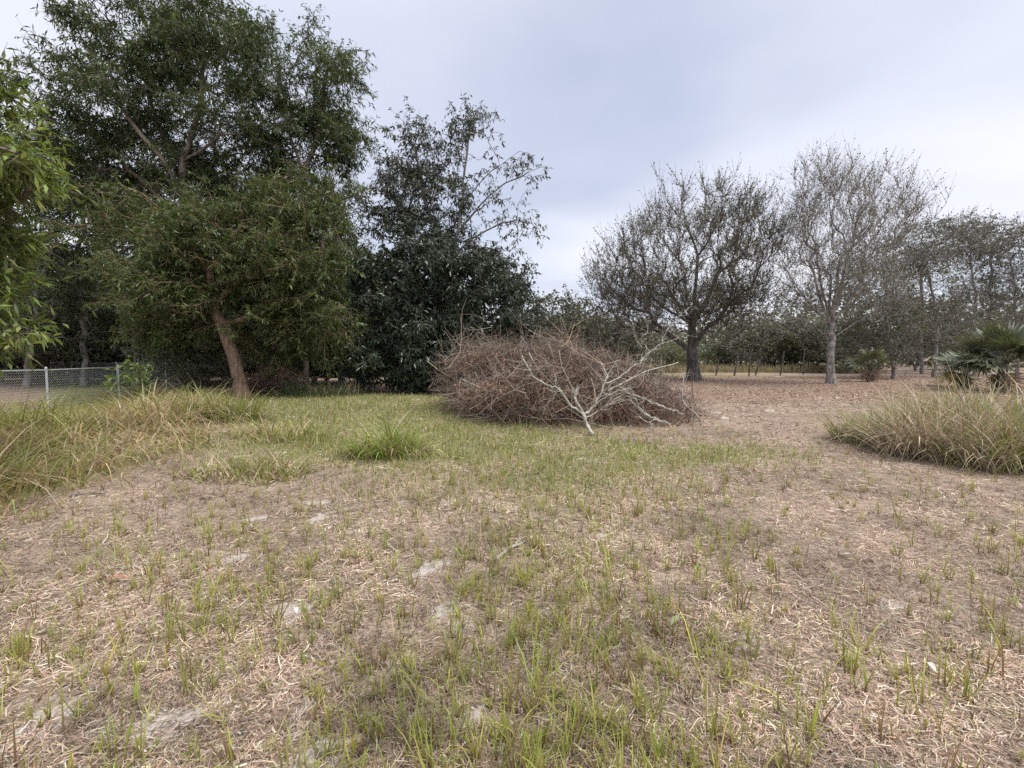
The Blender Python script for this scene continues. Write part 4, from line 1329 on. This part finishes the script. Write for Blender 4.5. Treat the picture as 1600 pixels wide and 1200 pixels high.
def leaf_litter():
    rng = np.random.default_rng(180)
    n = 70000
    y = 8 * (36 / 8) ** rng.random(n); x = rng.uniform(-.75, 1.25, n) * y
    m = rng.random(n) < map_leaf(x, y) * .9 + .06 * (y < 14)
    x, y = x[m], y[m]; n = len(x)
    ax = unit(np.concatenate([rng.normal(0, 1, (n, 2)), rng.normal(0, .3, (n, 1))], 1))
    V, Fc = leaves(put(x, y, .012), ax, rng.uniform(.05, .09, n) * (1 + y / 60), rng.uniform(.03, .05, n), rng, 1.5, .25)
    c = pick(rng, n, [(.39, .285, .215), (.30, .21, .155), (.48, .37, .29), (.20, .135, .10), (.57, .47, .38)], .2)
    tag(obj('fallen_leaves', mesh_np('fallen_leaves', V, Fc, 3, np.repeat(c, 4, 0)), M['leafdry']), 'reddish fallen leaves carpeting the field under the oaks', None, None, 'stuff')
    # far tawny grass behind the posts
    n = 9000
    x = rng.uniform(4, 34, n); y = 41.5 + rng.random(n) ** 1.5 * 11
    V, Fc = blades(put(x, y), hdir(rng, n), rng.uniform(.5, 1.1, n) * (.4 + 1.1 * fbm(x, y, 2.5, 181)), rng.uniform(.02, .05, n), rng.uniform(0, .4, n), rng.uniform(.2, 1.3, n), rng, 3)
    c = pick(rng, n, [(.33, .28, .19), (.27, .25, .15), (.38, .33, .23)], .15)
    tag(obj('meadow_grass', mesh_np('meadow_grass', V, Fc, 4, np.repeat(c, 8, 0)), M['grass']), 'tawny tall meadow grass beyond the leaning posts', None, None, 'stuff')
    STATS['fallen'] = len(Fc) * 2


leaf_litter()


# ------------------------------------------------------------------ loose sticks and single leaves on the foreground
def stick(label, a, b, r, seed, mat='bark_white'):
    rng = np.random.default_rng(seed)
    A, Bq = G(*a), G(*b)
    q = np.array([A, A * .6 + Bq * .4, A * .3 + Bq * .7, Bq]); q[1:-1] += rng.normal(0, .025, (2, 3)) * [1, 1, 0]
    q[:, 2] = H(q[:, 0], q[:, 1]) + r + .012
    q = smooth_line(q, 4)
    B = Bag()
    V, Fc = polyline_tube(q, np.linspace(r, r * .5, len(q)) * rng.uniform(.85, 1.1, len(q)), 6); B.add(V, Fc, np.ones(3))
    V, Fc = polyline_tube([q[0], q[0] + (q[0] - q[1]) * .05], [r, .001], 6); B.add(V, Fc, np.ones(3))
    k = len(q) // 2; d = unit(q[k + 1] - q[k]); sd = np.array([-d[1], d[0], .15])
    L = np.linalg.norm(Bq - A)
    V, Fc = polyline_tube([q[k], q[k] + (d + sd) * L * .10, q[k] + (d * 1.5 + sd * 1.3) * L * .16], [r * .5, r * .4, r * .15], 5); B.add(V, Fc, np.ones(3))
    o = obj('fallen_stick', B.mesh('fallen_stick', 4, True, q[0]), M[mat]); o.location = q[0]
    tag(o, label, 'stick', 'sticks lying on the dry grass')


stick('thickest grey stick lying on the dry grass in the middle of the foreground', (776, 882), (832, 848), .014, 190)
stick('thin pale stick lying on the dry grass on the side of the grass bank', (165, 890), (250, 882), .008, 191)
stick('short grey stick at the foot of the grass bank', (108, 780), (165, 777), .014, 192, 'bark_grey')
stick('slender stick lying slanted on the sand nearest the camera', (450, 1150), (500, 1085), .005, 193)
stick('thin twig lying beside the green tuft near the grass bank', (380, 748), (400, 765), .007, 194)


def ground_leaf(label, px, py, L, W, ang, col, seed):
    rng = np.random.default_rng(seed)
    g = G(px, py); z = float(H(g[0], g[1])) + .03
    n = 6; t_ = np.linspace(0, 1, n)
    wd = W * np.sin(np.pi * np.clip(t_, .02, .98)) ** .8 * .5
    c = np.stack([t_ * L - L / 2, .12 * L * np.sin(t_ * 2.5), .02 * np.sin(t_ * 3) + 0 * t_], 1)
    V = np.stack([c + np.array([0, 1, .25]) * wd[:, None], c, c + np.array([0, -1, .25]) * wd[:, None]], 1).reshape(-1, 3)
    Fc = []
    for i in range(n - 1):
        for j in (0, 1):
            Fc.append([3 * i + j, 3 * i + j + 1, 3 * i + 4 + j, 3 * i + 3 + j])
    o = obj('fallen_leaf', mesh_np('fallen_leaf', V, np.array(Fc), 4, np.array([col] * len(V)), True), M['leafdry'])
    o.location = (g[0], g[1], z); o.rotation_euler = (0, 0, ang)
    tag(o, label, 'leaf', 'single leaves on the dry grass')


ground_leaf('pale green curled leaf on the dry grass in the foreground', 1060, 988, .13, .035, .5, (.28, .34, .17), 200)
ground_leaf('rust-red dry leaf on the ground near the thin pale stick', 180, 912, .16, .04, .2, (.42, .20, .13), 201)
ground_leaf('white bleached leaf scrap on the dry grass near the edge of the foreground', 1455, 1062, .07, .03, 1.3, (.72, .68, .60), 202)
ground_leaf('small white leaf scrap at the edge of the bare sand', 465, 965, .05, .03, 1.8, (.75, .73, .68), 203)
